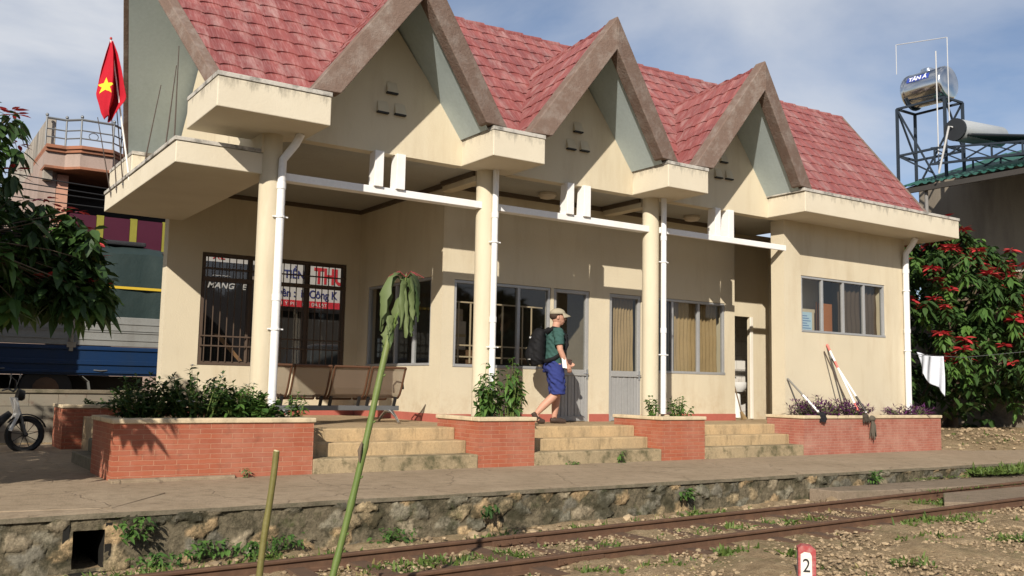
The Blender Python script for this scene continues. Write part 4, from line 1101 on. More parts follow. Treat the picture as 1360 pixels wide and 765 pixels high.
def man():
    root = thing('person', 'man in beige cap, green T-shirt and blue shorts carrying a black backpack', 'person', (0, 0, 0))
    skin = worn('lightly_tanned_skin', (.50, .27, .19), amt=.1, rough=.55, bump=0)
    tee = worn('green_cotton', (.042, .094, .084), amt=.35, bump=.015, bscale=9, rough=.9, spec=.1)
    blue = worn('blue_cotton', (.034, .046, .175), amt=.4, bump=.015, bscale=8, rough=.9, spec=.1)
    cap_m = worn('beige_cotton', (.36, .32, .235), amt=.2, bump=.002, rough=.9, spec=.1)
    blk = worn('black_nylon', (.008, .008, .0095), amt=.2, bump=.006, bscale=16, rough=.75, spec=.2)
    shoe = worn('dark_brown_leather', (.055, .035, .026), amt=.3, rough=.6, bump=.002)
    b = MB()
    # torso, neck, head
    b.tube([(0,0,.86),(0,0,.98),(.0,0,1.10),(.01,0,1.25),(.01,0,1.37),(.0,0,1.455)], [(.135,.17),(.135,.175),(.13,.165),(.135,.18),(.125,.195),(.075,.13)], 18, up=(0,1,0))
    b.tube([(.0,0,1.42),(.02,0,1.49),(.035,0,1.56)], [.066,.058,.06], 14)
    b.ellipsoid((.05,0,1.655), (.098,.077,.118)); b.ellipsoid((.085,0,1.60), (.062,.056,.062)); b.ellipsoid((.10,0,1.555), (.035,.032,.026))
    b.tube([(.135,0,1.675),(.152,0,1.648),(.168,0,1.622),(.148,0,1.612)], [.010,.013,.016,.012], 8)   # nose
    b.ellipsoid((.138,0,1.582), (.016,.026,.008)); b.ellipsoid((.137,0,1.570), (.015,.022,.007))
    for s in (-1, 1):
        b.ellipsoid((.03, s*.080, 1.645), (.022,.012,.034)); b.ellipsoid((.122, s*.03, 1.675), (.02,.024,.012))
    def limbs(pts, rad): b.tube(pts, rad, 14)
    # right arm (near the viewer, y<0), a little bent; left arm forward
    RA = [(.0,-.195,1.405),(.0,-.235,1.36),(-.005,-.262,1.25),(.01,-.275,1.13),(.055,-.27,1.03),(.115,-.255,.915)]
    LA = [(.0,.195,1.405),(.01,.235,1.36),(.05,.26,1.25),(.08,.265,1.14),(.16,.25,1.06),(.25,.235,.99)]
    for A in (RA, LA): limbs(A, [.055,.058,.05,.043,.041,.029])
    # hands: palm, four curled fingers and a thumb
    for A, s in ((RA, -1), (LA, 1)):
        wv = Vector(A[-1]); d = (wv-Vector(A[-2])).normalized(); pal = wv + d*.075
        b.tube([wv-d*.01, wv+d*.03, wv+d*.088], [(.024,.028),(.019,.039),(.016,.040)], 12, up=(1,0,0) if abs(d.x) < .8 else (0,0,1))
        ax = Vector((0,1,0)); fx = (Vector((1,0,0)) - d*d.x).normalized()
        for k, (o_, ln) in enumerate(((.03,.072),(.010,.080),(-.010,.075),(-.029,.060))):
            p0 = wv + d*.075 + fx*o_; c = -s*ax
            b.tube([p0, p0+d*ln*.45+c*.006, p0+d*ln*.8+c*.024, p0+d*ln*.92+c*.042], [.0095,.0092,.0085,.007], 8)
        p0 = wv + d*.03 + fx*.03; b.tube([p0, p0+d*.03+fx*.026, p0+d*.062+fx*.030-s*ax*.012], [.012,.011,.008], 8)
    # legs: right one behind with its heel up, left one taking the weight
    RL = [(.0,-.095,.92),(.015,-.10,.72),(.045,-.10,.50),(-.05,-.098,.40),(-.18,-.095,.27),(-.285,-.095,.15)]
    LL = [(.0,.095,.92),(.05,.10,.72),(.075,.10,.50),(.07,.10,.40),(.06,.10,.26),(.045,.10,.09)]
    for A in (RL, LL): b.tube(A, [.098,.083,.062,.064,.058,.038], 16)
    b.tube([(-.295,-.095,.13),(-.255,-.095,.06),(-.205,-.095,.03)], [.036,.04,.026], 10); b.tube([(.005,.10,.05),(.095,.10,.045),(.185,.10,.025)], [.036,.038,.026], 10)
    remeshed(b, 'body', skin, root, .0075, 3)
    # shirt
    b = MB()
    b.tube([(-.005,0,.90),(-.005,0,1.0),(0,0,1.10),(.01,0,1.25),(.01,0,1.37),(.0,0,1.445),(.005,0,1.47)], [(.155,.192),(.15,.188),(.145,.182),(.15,.197),(.14,.212),(.092,.15),(.072,.085)], 20, up=(0,1,0))
    for A in (RA, LA): b.tube([(A[0][0], A[0][1]*.72, A[0][2]+.01), A[0], A[1], A[2], tuple(Vector(A[2]).lerp(Vector(A[3]), .35))], [.08,.078,.077,.073,.074], 16)
    remeshed(b, 't_shirt', tee, root, .009, 4, folds=.0055)
    # shorts
    b = MB(); b.tube([(-.005,0,.985),(-.01,0,.90),(-.005,0,.80)], [(.150,.186),(.165,.195),(.15,.19)], 20, up=(0,1,0))
    b.tube([(0,-.09,.90),(.005,-.105,.75),(.03,-.108,.56),(.032,-.108,.45)], [.115,.122,.112,.112], 18)
    b.tube([(0,.09,.90),(.04,.105,.75),(.07,.108,.56),(.075,.108,.44)], [.115,.122,.112,.112], 18)
    b.ellipsoid((.015,-.20,.66), (.07,.022,.08))
    remeshed(b, 'shorts', blue, root, .010, 3, folds=.007)
    # cap and hair
    b = MB(); n = 20
    Tm = Matrix.Rotation(R(-6), 3, 'Y')
    b.ellipsoid((.012,0,1.672), (.092,.086,.072), 20, 10); remeshed(b, 'hair', worn('short_brown_hair', (.05,.03,.02), amt=.2, bump=.003, rough=.8), root, .009, 2).scale = (1,1,1)
    c = MB(); vs = []
    for i in range(7):
        th = math.pi*.5*i/6
        for k in range(n):
            ph = 2*math.pi*k/n; vs.append((.045+.122*math.cos(ph)*math.cos(th), .100*math.sin(ph)*math.cos(th), 1.70+.098*math.sin(th)**.9))
    c.add(vs, [(i*n+k, i*n+(k+1) % n, (i+1)*n+(k+1) % n, (i+1)*n+k) for i in range(6) for k in range(n)])
    co_ = c.build('cap', cap_m, root, smooth=True, sharp=0)
    md = co_.modifiers.new('t', 'SOLIDIFY'); md.thickness = .006
    v2 = MB(); vs = []
    for j in range(5):
        for i in range(11):
            a = -1.15+2.3*i/10; r = 1+j*.18*max(0, math.cos(a))**.6
            vs.append((.045+.118*math.cos(a)*r, .098*math.sin(a)*(1+j*.02), 1.712-.010*j-.03*(math.sin(a)**2)*j*.35))
    v2.add(vs, [(j*11+i, j*11+i+1, (j+1)*11+i+1, (j+1)*11+i) for j in range(4) for i in range(10)])
    vo = v2.build('visor', cap_m, co_, smooth=True, sharp=0); md = vo.modifiers.new('t', 'SOLIDIFY'); md.thickness = .006
    # backpack
    p = MB()
    p.tube([(-.255,0,.90),(-.265,0,.97),(-.27,0,1.15),(-.255,0,1.32),(-.225,0,1.42),(-.205,0,1.455)], [(.09,.12),(.125,.155),(.13,.162),(.115,.155),(.085,.13),(.05,.08)], 20, up=(0,1,0))
    p.ellipsoid((-.375,0,1.06), (.06,.115,.14)); pk = remeshed(p, 'backpack', blk, root, .010, 3, folds=.003)
    for s in (-1, 1):
        q = MB(); q.tube([(-.16,s*.10,1.40),(-.06,s*.125,1.475),(.06,s*.13,1.455),(.135,s*.135,1.36),(.15,s*.15,1.22),(.09,s*.19,1.10),(-.06,s*.20,1.0),(-.2,s*.15,.95)], [(.030,.009)]*8, 8, up=(0,1,0))
        q.build('shoulder_strap', blk, pk, smooth=True, sharp=0)
    q = MB(); q.box(-.415,-.40,-.14,-.05,.975,.988); q.box(-.385,-.36,-.03,.0,1.31,1.335); q.build('reflective_tab', plain('pale_tab', (.5,.5,.5)), pk)
    q = MB(); q.tube([(-.2,-.03,1.47),(-.21,0,1.505),(-.2,.03,1.47)], .007, 6); q.build('grab_loop', blk, pk, smooth=True)
    # shoes
    for s, A, hb in ((-1, [(-.33,-.095,.165),(-.29,-.095,.095),(-.225,-.095,.038),(-.155,-.095,.03)], 0), (1, [(-.015,.10,.045),(.055,.10,.045),(.135,.10,.038),(.225,.10,.026)], 0)):
        q = MB(); q.tube(A, [(.040,.040),(.043,.044),(.047,.034),(.030,.022)], 14, up=(0,1,0)); q.ellipsoid(A[1], (.045,.042,.05))
        remeshed(q, 'shoe', shoe, root, .008, 2)
    # papers held against the hip
    q = MB(); q.add([(.045,-.295,.86),(.11,-.30,.85),(.085,-.30,1.02),(.025,-.295,1.03)], [(0,1,2,3)]); wo_ = q.build('held_papers', plain('white_paper', (.72,.72,.7), .8), root); md = wo_.modifiers.new('t','SOLIDIFY'); md.thickness = .012
    root.location = (6.74, 1.42, FL+.005); root.rotation_euler = (0, 0, R(-20)); root.scale = (1.06, 1.06, 1.0)
man()

# ================================================================ mops, broom, sink, things in windows
def mop(name, label, a, bq, head, strands, polem, cols=None, headm=None):
    root = thing(name, label, 'mop', a, 'mops leaning on the ticket room wall')
    a, bq = Vector(a), Vector(bq)
    MB().tube([a, bq], .018, 10).build('handle', polem, root, smooth=True)
    if cols:
        for t0, t1, m in cols: MB().tube([a.lerp(bq, t0), a.lerp(bq, t1)], .0205, 10).build('grip', m, root, smooth=True)
    h = MB(); h.ellipsoid(head, (.075,.06,.055)); lv = h
    for k in range(strands[0]):
        an = random.uniform(0, 6.28); q = Vector(head); e = q + Vector((.07*math.cos(an), .05*math.sin(an)-.02, -random.uniform(*strands[1])))
        h.tube([q, q.lerp(e, .4)+Vector((.02*math.cos(an), -.02, .01)), e], [.013,.012,.008], 5)
    h.build('mop_head', headm, root, smooth=True)
dkm = worn('dark_mop_cotton', (.016,.016,.019), bump=.01, rough=1); gym = worn('grey_mop_cotton', (.10,.085,.065), bump=.01, rough=1)
pk = plain('pink_plastic', (.70,.16,.13), .4); wh = plain('white_plastic', (.8,.8,.8), .4); dg = plain('dark_plastic', (.05,.045,.04), .5)
mop('mop', 'short mop with a black cotton head, left of the purple plants', (11.43, .775, 1.28), (11.34, .03, .70), (11.36, -.01, .66), (26, (.05, .12)), plain('grey_pole', (.22,.21,.19), .5), [(.5, .98, wh)], dkm)
mop('mop', 'pink and white handled mop with a dark grey head hung over the planter edge', (12.53, .77, 1.93), (12.50, .10, .72), (12.52, -.02, .63), (26, (.06, .12)), wh, [(0, .10, pk), (.26, .36, pk), (.88, 1.0, pk)], worn('brown_mop_cotton', (.055,.045,.035), bump=.01, rough=1))
mop('mop', 'white handled mop with a dark grip and a long grey hanging head', (12.62, .77, 1.72), (12.66, .05, .70), (12.70, -.03, .60), (22, (.25, .38)), wh, [(.05, .2, dg), (.72, .98, dg)], gym)
o = thing('broom', 'dark wooden broom handle leaning behind the two white mops', 'broom', (12.6, .5, .6)); MB().tube([(12.45,.775,1.80),(12.42,.15,.64)], .012, 8).build('handle', plain('dark_wood', (.06,.04,.028)), o, smooth=True); MB().tube([(12.42,.17,.68),(12.415,.12,.60)], [.02,.06], 8, flat=.6).build('broom_head', dkm, o)
s_ = thing('wash_basin', 'small white wash basin in the recess doorway', 'sink', (12.98, 3.35, 1.1))
b = MB(); b.tube([(12.98,3.35,1.02),(12.98,3.35,1.12),(12.98,3.35,1.22)], [(.10,.10),(.2,.19),(.235,.22)], 20, up=(0,1,0), caps=False); b.tube([(12.98,3.35,1.22),(12.98,3.35,1.205)], [(.235,.22),(.20,.185)], 20, up=(0,1,0), caps=False); b.tube([(12.98,3.35,1.205),(12.98,3.35,1.09)],[(.20,.185),(.11,.10)],20,up=(0,1,0)); b.build('bowl', plain('white_ceramic', (.78,.78,.76), .2), s_, smooth=True)
b = MB(); b.tube([(12.98,3.53,1.22),(12.98,3.53,1.32),(12.98,3.46,1.34),(12.98,3.42,1.30)], .012, 8); b.build('tap', Mt['chrome'], s_, smooth=True)
b = MB(); b.tube([(12.98,3.40,FL),(12.98,3.40,1.03)], [.09,.07], 14); b.build('pedestal', plain('white_ceramic_foot', (.7,.7,.68), .25), s_, smooth=True)
o = thing('broom', 'brown stick broom leaning beside the recess doorway', 'broom', (12.0, 2.45, FL)); MB().tube([(11.93,2.52,1.22),(12.02,2.40,.62)], .012, 8).build('handle', plain('brown_stick', (.14,.09,.05)), o, smooth=True); MB().tube([(12.02,2.41,.64),(12.06,2.36,FL+.005)], [.03,.075], 9, flat=.5).build('broom_head', worn('straw_broom', (.25,.17,.08), bump=.01, bscale=30), o)
n_ = thing('window_notice', 'pale blue paper notice taped inside the ticket room window', 'notice', (12.1, .95, 2.2)); MB().box(11.93,12.32,.935,.94,2.18,2.52).build('sheet', plain('pale_blue_paper', (.42,.58,.68), .8), n_)
b = MB()
for k in range(6): b.box(11.97, 12.28-.05*(k % 3), .932, .9349, 2.215+.045*k, 2.23+.045*k)
b.build('printed_lines', plain('blue_print', (.12,.2,.42), .8), n_)
o = thing('orange_board', 'plain orange-brown board standing behind the ticket room window', 'board', (12.95, 1.2, 1.9)); MB().box(12.78,13.20,1.16,1.18,1.2,2.74).build('panel', worn('orange_varnish', (.36,.13,.04), bump=0), o); MB().box(12.76,12.78,1.15,1.19,1.2,2.76).build('edge_strip', plain('dark_edge', (.12,.05,.02)), o)
def carton(label, x, y, z, w_, d, h, col):
    o = thing('carton', label, 'box', (x, y, z), 'boxes in the front office'); MB().box(x-w_/2,x+w_/2,y,y+d,z,z+h).build('cardboard', worn('carton_card', col, bump=.002), o, bevel=.006); MB().box(x-w_/2-.002,x+w_/2+.002,y-.003,y+d*.5,z+h*.45,z+h*.55).build('tape', plain('tan_tape', (.4,.3,.16), .3), o)
cab = thing('office_cabinet', 'low wooden cabinet behind the first porch window', 'cabinet', (5.75, 2.6, FL)); MB().box(5.38,6.2,2.55,2.95,FL+.02,1.62).build('carcass', worn('cabinet_wood', (.13,.075,.04), bump=.002), cab, bevel=.005)
for k in (0, 1): MB().box(5.41+.395*k,5.79+.395*k,2.535,2.549,FL+.06,1.58).build('cabinet_door', worn('cabinet_door_wood', (.16,.09,.05), bump=.002), cab)
carton('pale carton standing on the office cabinet', 5.62, 2.6, 1.62, .42, .3, .46, (.5,.42,.33)); carton('smaller carton on top of the pale one', 5.6, 2.62, 2.08, .36, .25, .2, (.42,.33,.25))
dk = thing('office_desk', 'dark desk behind the glass of the first door', 'desk', (7.6, 3.0, FL)); MB().box(7.1,8.1,2.8,3.3,1.19,1.23).build('desktop', worn('desk_wood', (.2,.12,.06), bump=.002), dk)
for xx in (7.14, 8.06):
    for yy in (2.84, 3.26): MB().box(xx-.025,xx+.025,yy-.025,yy+.025,FL+.004,1.19).build('leg', worn('desk_leg_wood', (.12,.07,.035), bump=0), dk)
carton('tan carton on the desk', 7.72, 2.9, 1.23, .24, .22, .42, (.52,.4,.25))
o = thing('red_folder', 'red folder lying on the office desk', 'folder', (7.5, 2.88, 1.23)); MB().box(7.38,7.58,2.82,3.05,1.231,1.29).build('cover', plain('red_card', (.45,.03,.03)), o); MB().box(7.39,7.575,2.815,2.82,1.24,1.28).build('page_edges', plain('page_white', (.7,.7,.65)), o)

# ================================================================ flag and rods on the canopy
def flag():
    root = thing('flag', 'red flag with a yellow star hanging from a white pole on the side canopy', 'flag', (.74, 3.42, 3.95))
    tip = Vector((.365, 3.40, 5.80)); MB().tube([(.735,3.43,3.83), tip], [.014,.009], 8).build('flagpole', Mt['white'], root, smooth=True)
    MB().ellipsoid(tip+Vector((0,0,.02)), (.018,.018,.024), 10, 6).build('finial', plain('red_knob', (.4,.03,.03)), root, smooth=True)
    prof = [(0,-.01,.03),(.15,-.06,.10),(.35,-.115,.155),(.55,-.155,.20),(.68,-.185,.235),(.73,-.175,.225),(.82,-.14,.15),(.92,-.11,.075),(1.0,-.06,.03)]
    def S(u, v, off=0.0):
        for i in range(len(prof)-1):
            if prof[i][0] <= v <= prof[i+1][0]:
                t = (v-prof[i][0])/(prof[i+1][0]-prof[i][0]); l = prof[i][1]+(prof[i+1][1]-prof[i][1])*t; r = prof[i][2]+(prof[i+1][2]-prof[i][2])*t; break
        x = l+(r-l)*u; fold = (.085*math.sin(u*9.5+v*1.2)+.03*math.sin(u*17+v*4))*min(1, v*2+.15)
        return Vector((tip.x+x*.88+.045*v, tip.y+fold-off-x*.1, tip.z-.01-1.13*v+.03*math.sin(u*6)*v))
    m = MB(); nu, nv = 40, 40
    for j in range(nv+1):
        for i in range(nu+1): m.v.append(tuple(S(i/nu, j/nv)))
    m.f = [(j*(nu+1)+i, j*(nu+1)+i+1, (j+1)*(nu+1)+i+1, (j+1)*(nu+1)+i) for j in range(nv) for i in range(nu)]
    cl = m.build('cloth', worn('red_flag_cloth', (.44,.014,.028), amt=.2, rough=.8, spec=.15, bump=0), root, smooth=True, sharp=0); md = cl.modifiers.new('t','SOLIDIFY'); md.thickness = .004; md.offset = 0
    def star_pts():
        for k in range(10):
            a = math.pi/2+k*math.pi/5; r = 1.0 if k % 2 == 0 else .42
            yield r*math.cos(a), r*math.sin(a)
    sp = list(star_pts()); cu, cv = .27, .60; ru, rv = .30, .115
    m = MB(); ring = 8; m.v.append(tuple(S(cu, cv, .006)))
    P = []
    for k in range(10):
        a, b_ = sp[k], sp[(k+1) % 10]
        for q in range(4): P.append((a[0]+(b_[0]-a[0])*q/4, a[1]+(b_[1]-a[1])*q/4))
    n = len(P)
    for r in range(1, ring+1):
        for x, y in P: m.v.append(tuple(S(min(max(cu+x*ru*r/ring, 0), 1), cv-y*rv*r/ring, .006)))
    m.f = [(0, 1+i, 1+(i+1) % n) for i in range(n)] + [(1+(r*n)+i, 1+((r+1)*n)+i, 1+((r+1)*n)+(i+1) % n, 1+(r*n)+(i+1) % n) for r in range(ring-1) for i in range(n)]
    m.build('star', plain('yellow_star_cloth', (.75,.55,.03), .8), root, smooth=True, sharp=0)
flag()
for (x0,y0,x1,y1,z1,lab) in ((.74,2.70,.90,2.62,5.05,'thin dark rod leaning over the canopy edge, shortest of the three before the gable'),(.76,1.62,.86,1.66,5.05,'thin dark rod standing in front of the teal gable, the upright middle one'),(.80,1.30,.80,1.34,5.2,'thin dark rod standing by the front eave block, the tallest'),
                       (.72,4.6,.44,4.5,4.95,'thin rod leaning on the canopy edge, farthest from the front'),(.72,4.2,.55,4.1,5.0,'thin rod on the canopy edge, second farthest from the front'),(.72,3.75,.53,3.75,5.15,'thin rod standing next to the flagpole')):
    o = thing('flag_rod', lab, 'rod', (x0,y0,3.9), 'empty flag rods on the side canopy'); MB().tube([(x0,y0,3.78),(x1,y1,z1)], [.010,.006], 6).build('rod', worn('dark_rod', (.08,.06,.05), bump=0), o, smooth=True); MB().tube([(x0-.02,y0,3.84),(x0+.03,y0,3.84)], .016, 8).build('clamp', Mt['grey'], o, smooth=True)

# cloth on a line
def laundry():
    root = thing('white_cloth', 'white towel hanging crooked in front of the right-hand poinsettia', 'cloth', (16.2, 1.0, 1.85)); m = MB(); n = 28
    for j in range(n+1):
        for i in range(n+1):
            u, v = i/n, j/n                      # hangs by two pegs; the left edge is folded up, the right corner hangs lowest
            ln = .52 + .22*u + .10*max(0, u-.72)*3 - .10*math.exp(-((u-.12)/.1)**2)
            m.v.append((16.2+.05*math.sin(u*7+v*2.5)+.025*math.sin(u*17+v*3), 1.33-.60*u-.10*v*(1-u), 1.93-.10*u-.10*math.sin(math.pi*u)*(1-v)*.35-ln*v))
    m.f = [(j*(n+1)+i, j*(n+1)+i+1, (j+1)*(n+1)+i+1, (j+1)*(n+1)+i) for j in range(n) for i in range(n)]
    o = m.build('towel', worn('white_cotton', (.66,.69,.77), amt=.1, bump=.004, bscale=20, rough=.9), root, smooth=True, sharp=0); md = o.modifiers.new('t','SOLIDIFY'); md.thickness = .008
    MB().tube([(16.2,2.9,2.0),(16.2,1.9,1.93),(16.2,.3,1.80),(16.3,-.9,1.9)], .005, 5).build('line', Mt['grey'], root)
laundry()

# ================================================================ background, left: street, truck, shops, house
def block_wall():
    root = thing('block_wall', 'low grey concrete block wall behind the motorbike', 'wall', (-1, 6.25, 0))
    MB().box(-5, 2.6, 6.2, 6.35, -.05, .80).build('blocks', brick_block_mat(), root); MB().box(-5, 2.6, 6.17, 6.38, .80, .86).build('wall_cap', Mt['cap'], root, bevel=.01)
block_wall()
def truck():
    root = thing('cargo_truck', 'blue and silver cargo truck under a dark green tarpaulin, parked behind the station', 'truck', (-2, 10, .35))
    blue = worn('dark_blue_truck_paint', (.006,.026,.08), (.015,.028,.05), .4, rough=.4, bump=0, streak=True); sil = worn('dull_silver_panel', (.27,.275,.265), (.15,.14,.125), .45, rough=.55, metal=.3, bump=0, streak=True)
    tarp = worn('dark_green_tarpaulin', (.018,.034,.034), (.03,.045,.042), .5, rough=.75, bump=.015, bscale=4); yel = plain('yellow_tape', (.55,.38,.03), .6)
    m = MB(); x0, x1 = -6.2, 2.62; y = 9.0
    m.box(x0, x1, y, 11.3, 1.10, 1.66); m.build('cargo_bed', blue, root, bevel=.02)
    m = MB(); 
    for z in (1.14, 1.30, 1.34, 1.58): m.box(x0, x1, y-.03, y-.001, z, z+.05)
    m.build('bed_rail', blue, root, bevel=.008)
    for a, b in ((x0, -2.5), (-2.46, .93), (1.03, x1)):
        s_ = MB().box(a, b, y-.01, y+.1, 1.668, 2.24).build('side_panel', sil, root, bevel=.01)
        r_ = MB()
        for z in (1.78, 1.93, 1.97, 2.10): r_.box(a+.03, b-.03, y-.026, y-.011, z, z+.022)
        r_.build('panel_rib', sil, s_)
    p = MB(); p.box(.945, 1.015, y-.04, y+.04, 1.55, 2.30); p.box(.90, 1.06, y-.05, y-.041, 1.62, 1.72); p.tube([(.98,y-.06,1.72),(.98,y-.06,1.98)], .016, 8); p.build('latch_post', worn('grimy_latch_steel', (.3,.27,.22), (.1,.07,.05), .6), root)
    for k in range(5): MB().tube([(x0+.6+1.75*k, y-.035, 1.20), (x0+.72+1.75*k, y-.06, 1.19), (x0+.84+1.75*k, y-.035, 1.20)], .012, 6).build('rope_hook', Mt['grey'], root, smooth=True)
    t = MB(); n = 60
    prof = [(y+.02,2.15),(y-.015,2.6),(y+.01,3.1),(y+.06,3.5),(y+.35,3.66),(10.15,3.72),(11.0,3.62),(11.3,3.3),(11.3,2.2)]
    for i in range(n+1):
        x = x0+.03+(x1-x0-.06)*i/n; w_ = .018*math.sin(i*.9)+.012*math.sin(i*2.3)
        for a, b in prof: t.v.append((x, a+w_*(1 if a < 10 else -1), b+w_*.8))
    k = len(prof); t.f = [(i*k+j, (i+1)*k+j, (i+1)*k+j+1, i*k+j+1) for i in range(n) for j in range(k-1)] + [tuple(range(k)), tuple(n*k+j for j in range(k))[::-1]]
    t.build('tarpaulin', tarp, root, smooth=True); MB().box(x0+.05, x1-.05, y-.045, y-.03, 2.79, 2.84).build('yellow_stripe', yel, root)
    ld = MB(); ld.box(-.4, 2.3, 9.3, 10.9, 3.69, 3.78); ld.build('roof_load', worn('dark_load', (.03,.03,.035), bump=.02), root, bevel=.03)
    for x in (-4.6, -.6, .6):
        w_ = MB(); w_.tube([(x, 9.05, .82), (x, 9.32, .82)], .46, 24); wo_ = w_.build('wheel', Mt['black'], root, bevel=.03); MB().tube([(x, 9.03, .82), (x, 9.06, .82)], [.20,.25], 16).build('rim', Mt['sleeper'], wo_, smooth=True)
    MB().box(x0+.2, x1-.2, 9.5, 10.9, .80, 1.09).build('chassis', worn('black_chassis', (.02,.02,.02), bump=0), root)
    for x in (-.02, 1.22):
        g = MB(); g.tube([(x, 9.2, 1.08), (x+.12, 9.2, .98), (x+.17, 9.2, .72), (x+.18, 9.2, .55)], [(.012,.2)]*4, 6, up=(0,1,0)); g.build('mudguard', worn('grey_mudguard', (.16,.16,.15), bump=0), root)
truck()

def street_shop():
    root = thing('shop_house', 'shop house seen through the rear grille window of the porch', 'building', (6.2, 11.6, .35))
    MB().box(3.55, 9.6, 11.6, 12.0, .3, 5.4).build('wall', worn('pinkish_grey_wall', (.34,.28,.25), streak=True), root)
    MB().box(5.3, 9.0, 11.5, 11.59, .35, 2.75).build('dim_opening_sheet', worn('dim_opening_black', (.03,.026,.024), bump=.01, bscale=5), root)  # dark sheet stands in for the unlit shop opening
    red = plain('red_sign_paint', (.55,.03,.045)); navy = plain('navy_sign_paint', (.03,.035,.16)); wht = worn('white_sign_face', (.60,.57,.55), amt=.15, bump=0); wt_ = plain('white_letters', (.7,.68,.66))
    def sign(label, x0, x1, z0, z1, y=11.2):
        o = thing('shop_sign', label, 'sign', ((x0+x1)/2, y, z0)); MB().box(x0, x1, y, y+.08, z0, z1).build('sign_face', wht, o); return o
    a = sign('white sign with dark blue serif capitals, upper row behind the grille', 5.35, 6.42, 3.40, 4.02); text('lettering', 'ÊM TIỀN', (5.97, 11.19, 3.53), .27, navy, a, bold=.006, sx=.84)
    b = sign('white sign with large red capitals, upper right behind the grille', 6.48, 7.5, 3.36, 4.02); text('lettering', 'THU', (7.06, 11.19, 3.45), .54, red, b, bold=.015, sx=.74)
    c = sign('white sign with a red band reading of wholesale and processing, lower row behind the grille', 5.30, 7.6, 2.84, 3.33)
    text('lettering', 'uyên :  ia Công K', (6.45, 11.19, 3.08), .27, navy, c, bold=.004, sx=.86)
    MB().box(5.30, 7.6, 11.185, 11.199, 2.84, 3.0).build('red_band', red, c); text('small_lettering', '03  Ý  P11    P.11 ĐÀ LẠT', (6.38, 11.18, 2.875), .115, wt_, c)
    d = thing('black_shop_board', 'tall black shop board with pale rounded lettering at the left of the grille window', 'sign', (4.6, 11.1, 1.0)); MB().box(4.02, 5.05, 11.1, 11.25, .35, 3.74).build('board', worn('black_board_face', (.018,.016,.018), amt=.2, bump=0, rough=.5), d)
    text('lettering', 'MANG   E', (4.5, 11.09, 3.15), .18, plain('pale_letters', (.6,.58,.56)), d, sx=1.15, shear=.25, bold=.004)
    e = MB()
    for k in range(4): e.tube([(4.22+.1*k+.05*math.cos(q), 11.085, 3.42+.018*math.sin(q)) for q in np.linspace(math.pi, .3, 7)], .008, 5)
    e.build('scroll_mark', plain('pale_scroll', (.5,.48,.46)), d, smooth=True)
    f = MB(); f.add([(4.25,11.09,2.1),(4.4,11.09,2.1),(4.95,11.09,1.5),(4.85,11.09,1.5)], [(0,1,2,3)]); f.build('orange_swoosh', plain('tan_print', (.35,.2,.1)), d)
    g = thing('shop_sign', 'small white sign with faded red letters above the black shop board', 'sign', (4.5, 11.3, 3.76)); MB().box(3.75, 5.3, 11.3, 11.36, 3.78, 4.1).build('sign_face', wht, g); text('lettering', 'XE', (4.35, 11.29, 3.84), .24, red, g)
    h = thing('parked_car', 'dark car with red tail lights parked behind the rear grille window', 'car', (6.5, 10.3, .35)); cb = worn('dark_car_paint', (.03,.03,.034), amt=.1, rough=.25, bump=0, spec=.6)
    MB().prism([(5.62,.62),(5.60,1.0),(5.70,1.38),(7.28,1.38),(7.38,1.0),(7.36,.62)], 'y', 9.6, 10.9).build('body', cb, h, bevel=.06); MB().prism([(5.74,1.381),(5.95,1.86),(6.2,1.92),(6.8,1.92),(7.03,1.86),(7.24,1.381)], 'y', 9.75, 10.9).build('cabin', cb, h, bevel=.05)
    MB().prism([(5.86,1.42),(6.02,1.80),(6.96,1.80),(7.12,1.42)], 'y', 9.735, 9.748).build('rear_window', plain('dark_car_glass', (.05,.055,.06), .1, 0, .8), h)
    tl = plain('red_tail_lens', (.5,.012,.02), .2)
    for xx in (5.72, 7.02): MB().box(xx, xx+.26, 9.585, 9.598, 1.10, 1.30).build('tail_light', tl, h)
    MB().box(6.28, 6.72, 9.585, 9.597, .92, 1.03).build('number_plate', plain('white_plate', (.6,.6,.58)), h)
    for xx in (5.78, 7.2): MB().tube([(xx-.08, 9.9, .66), (xx+.08, 9.9, .66)], .31, 18).build('wheel', Mt['black'], h, bevel=.02)
street_shop()

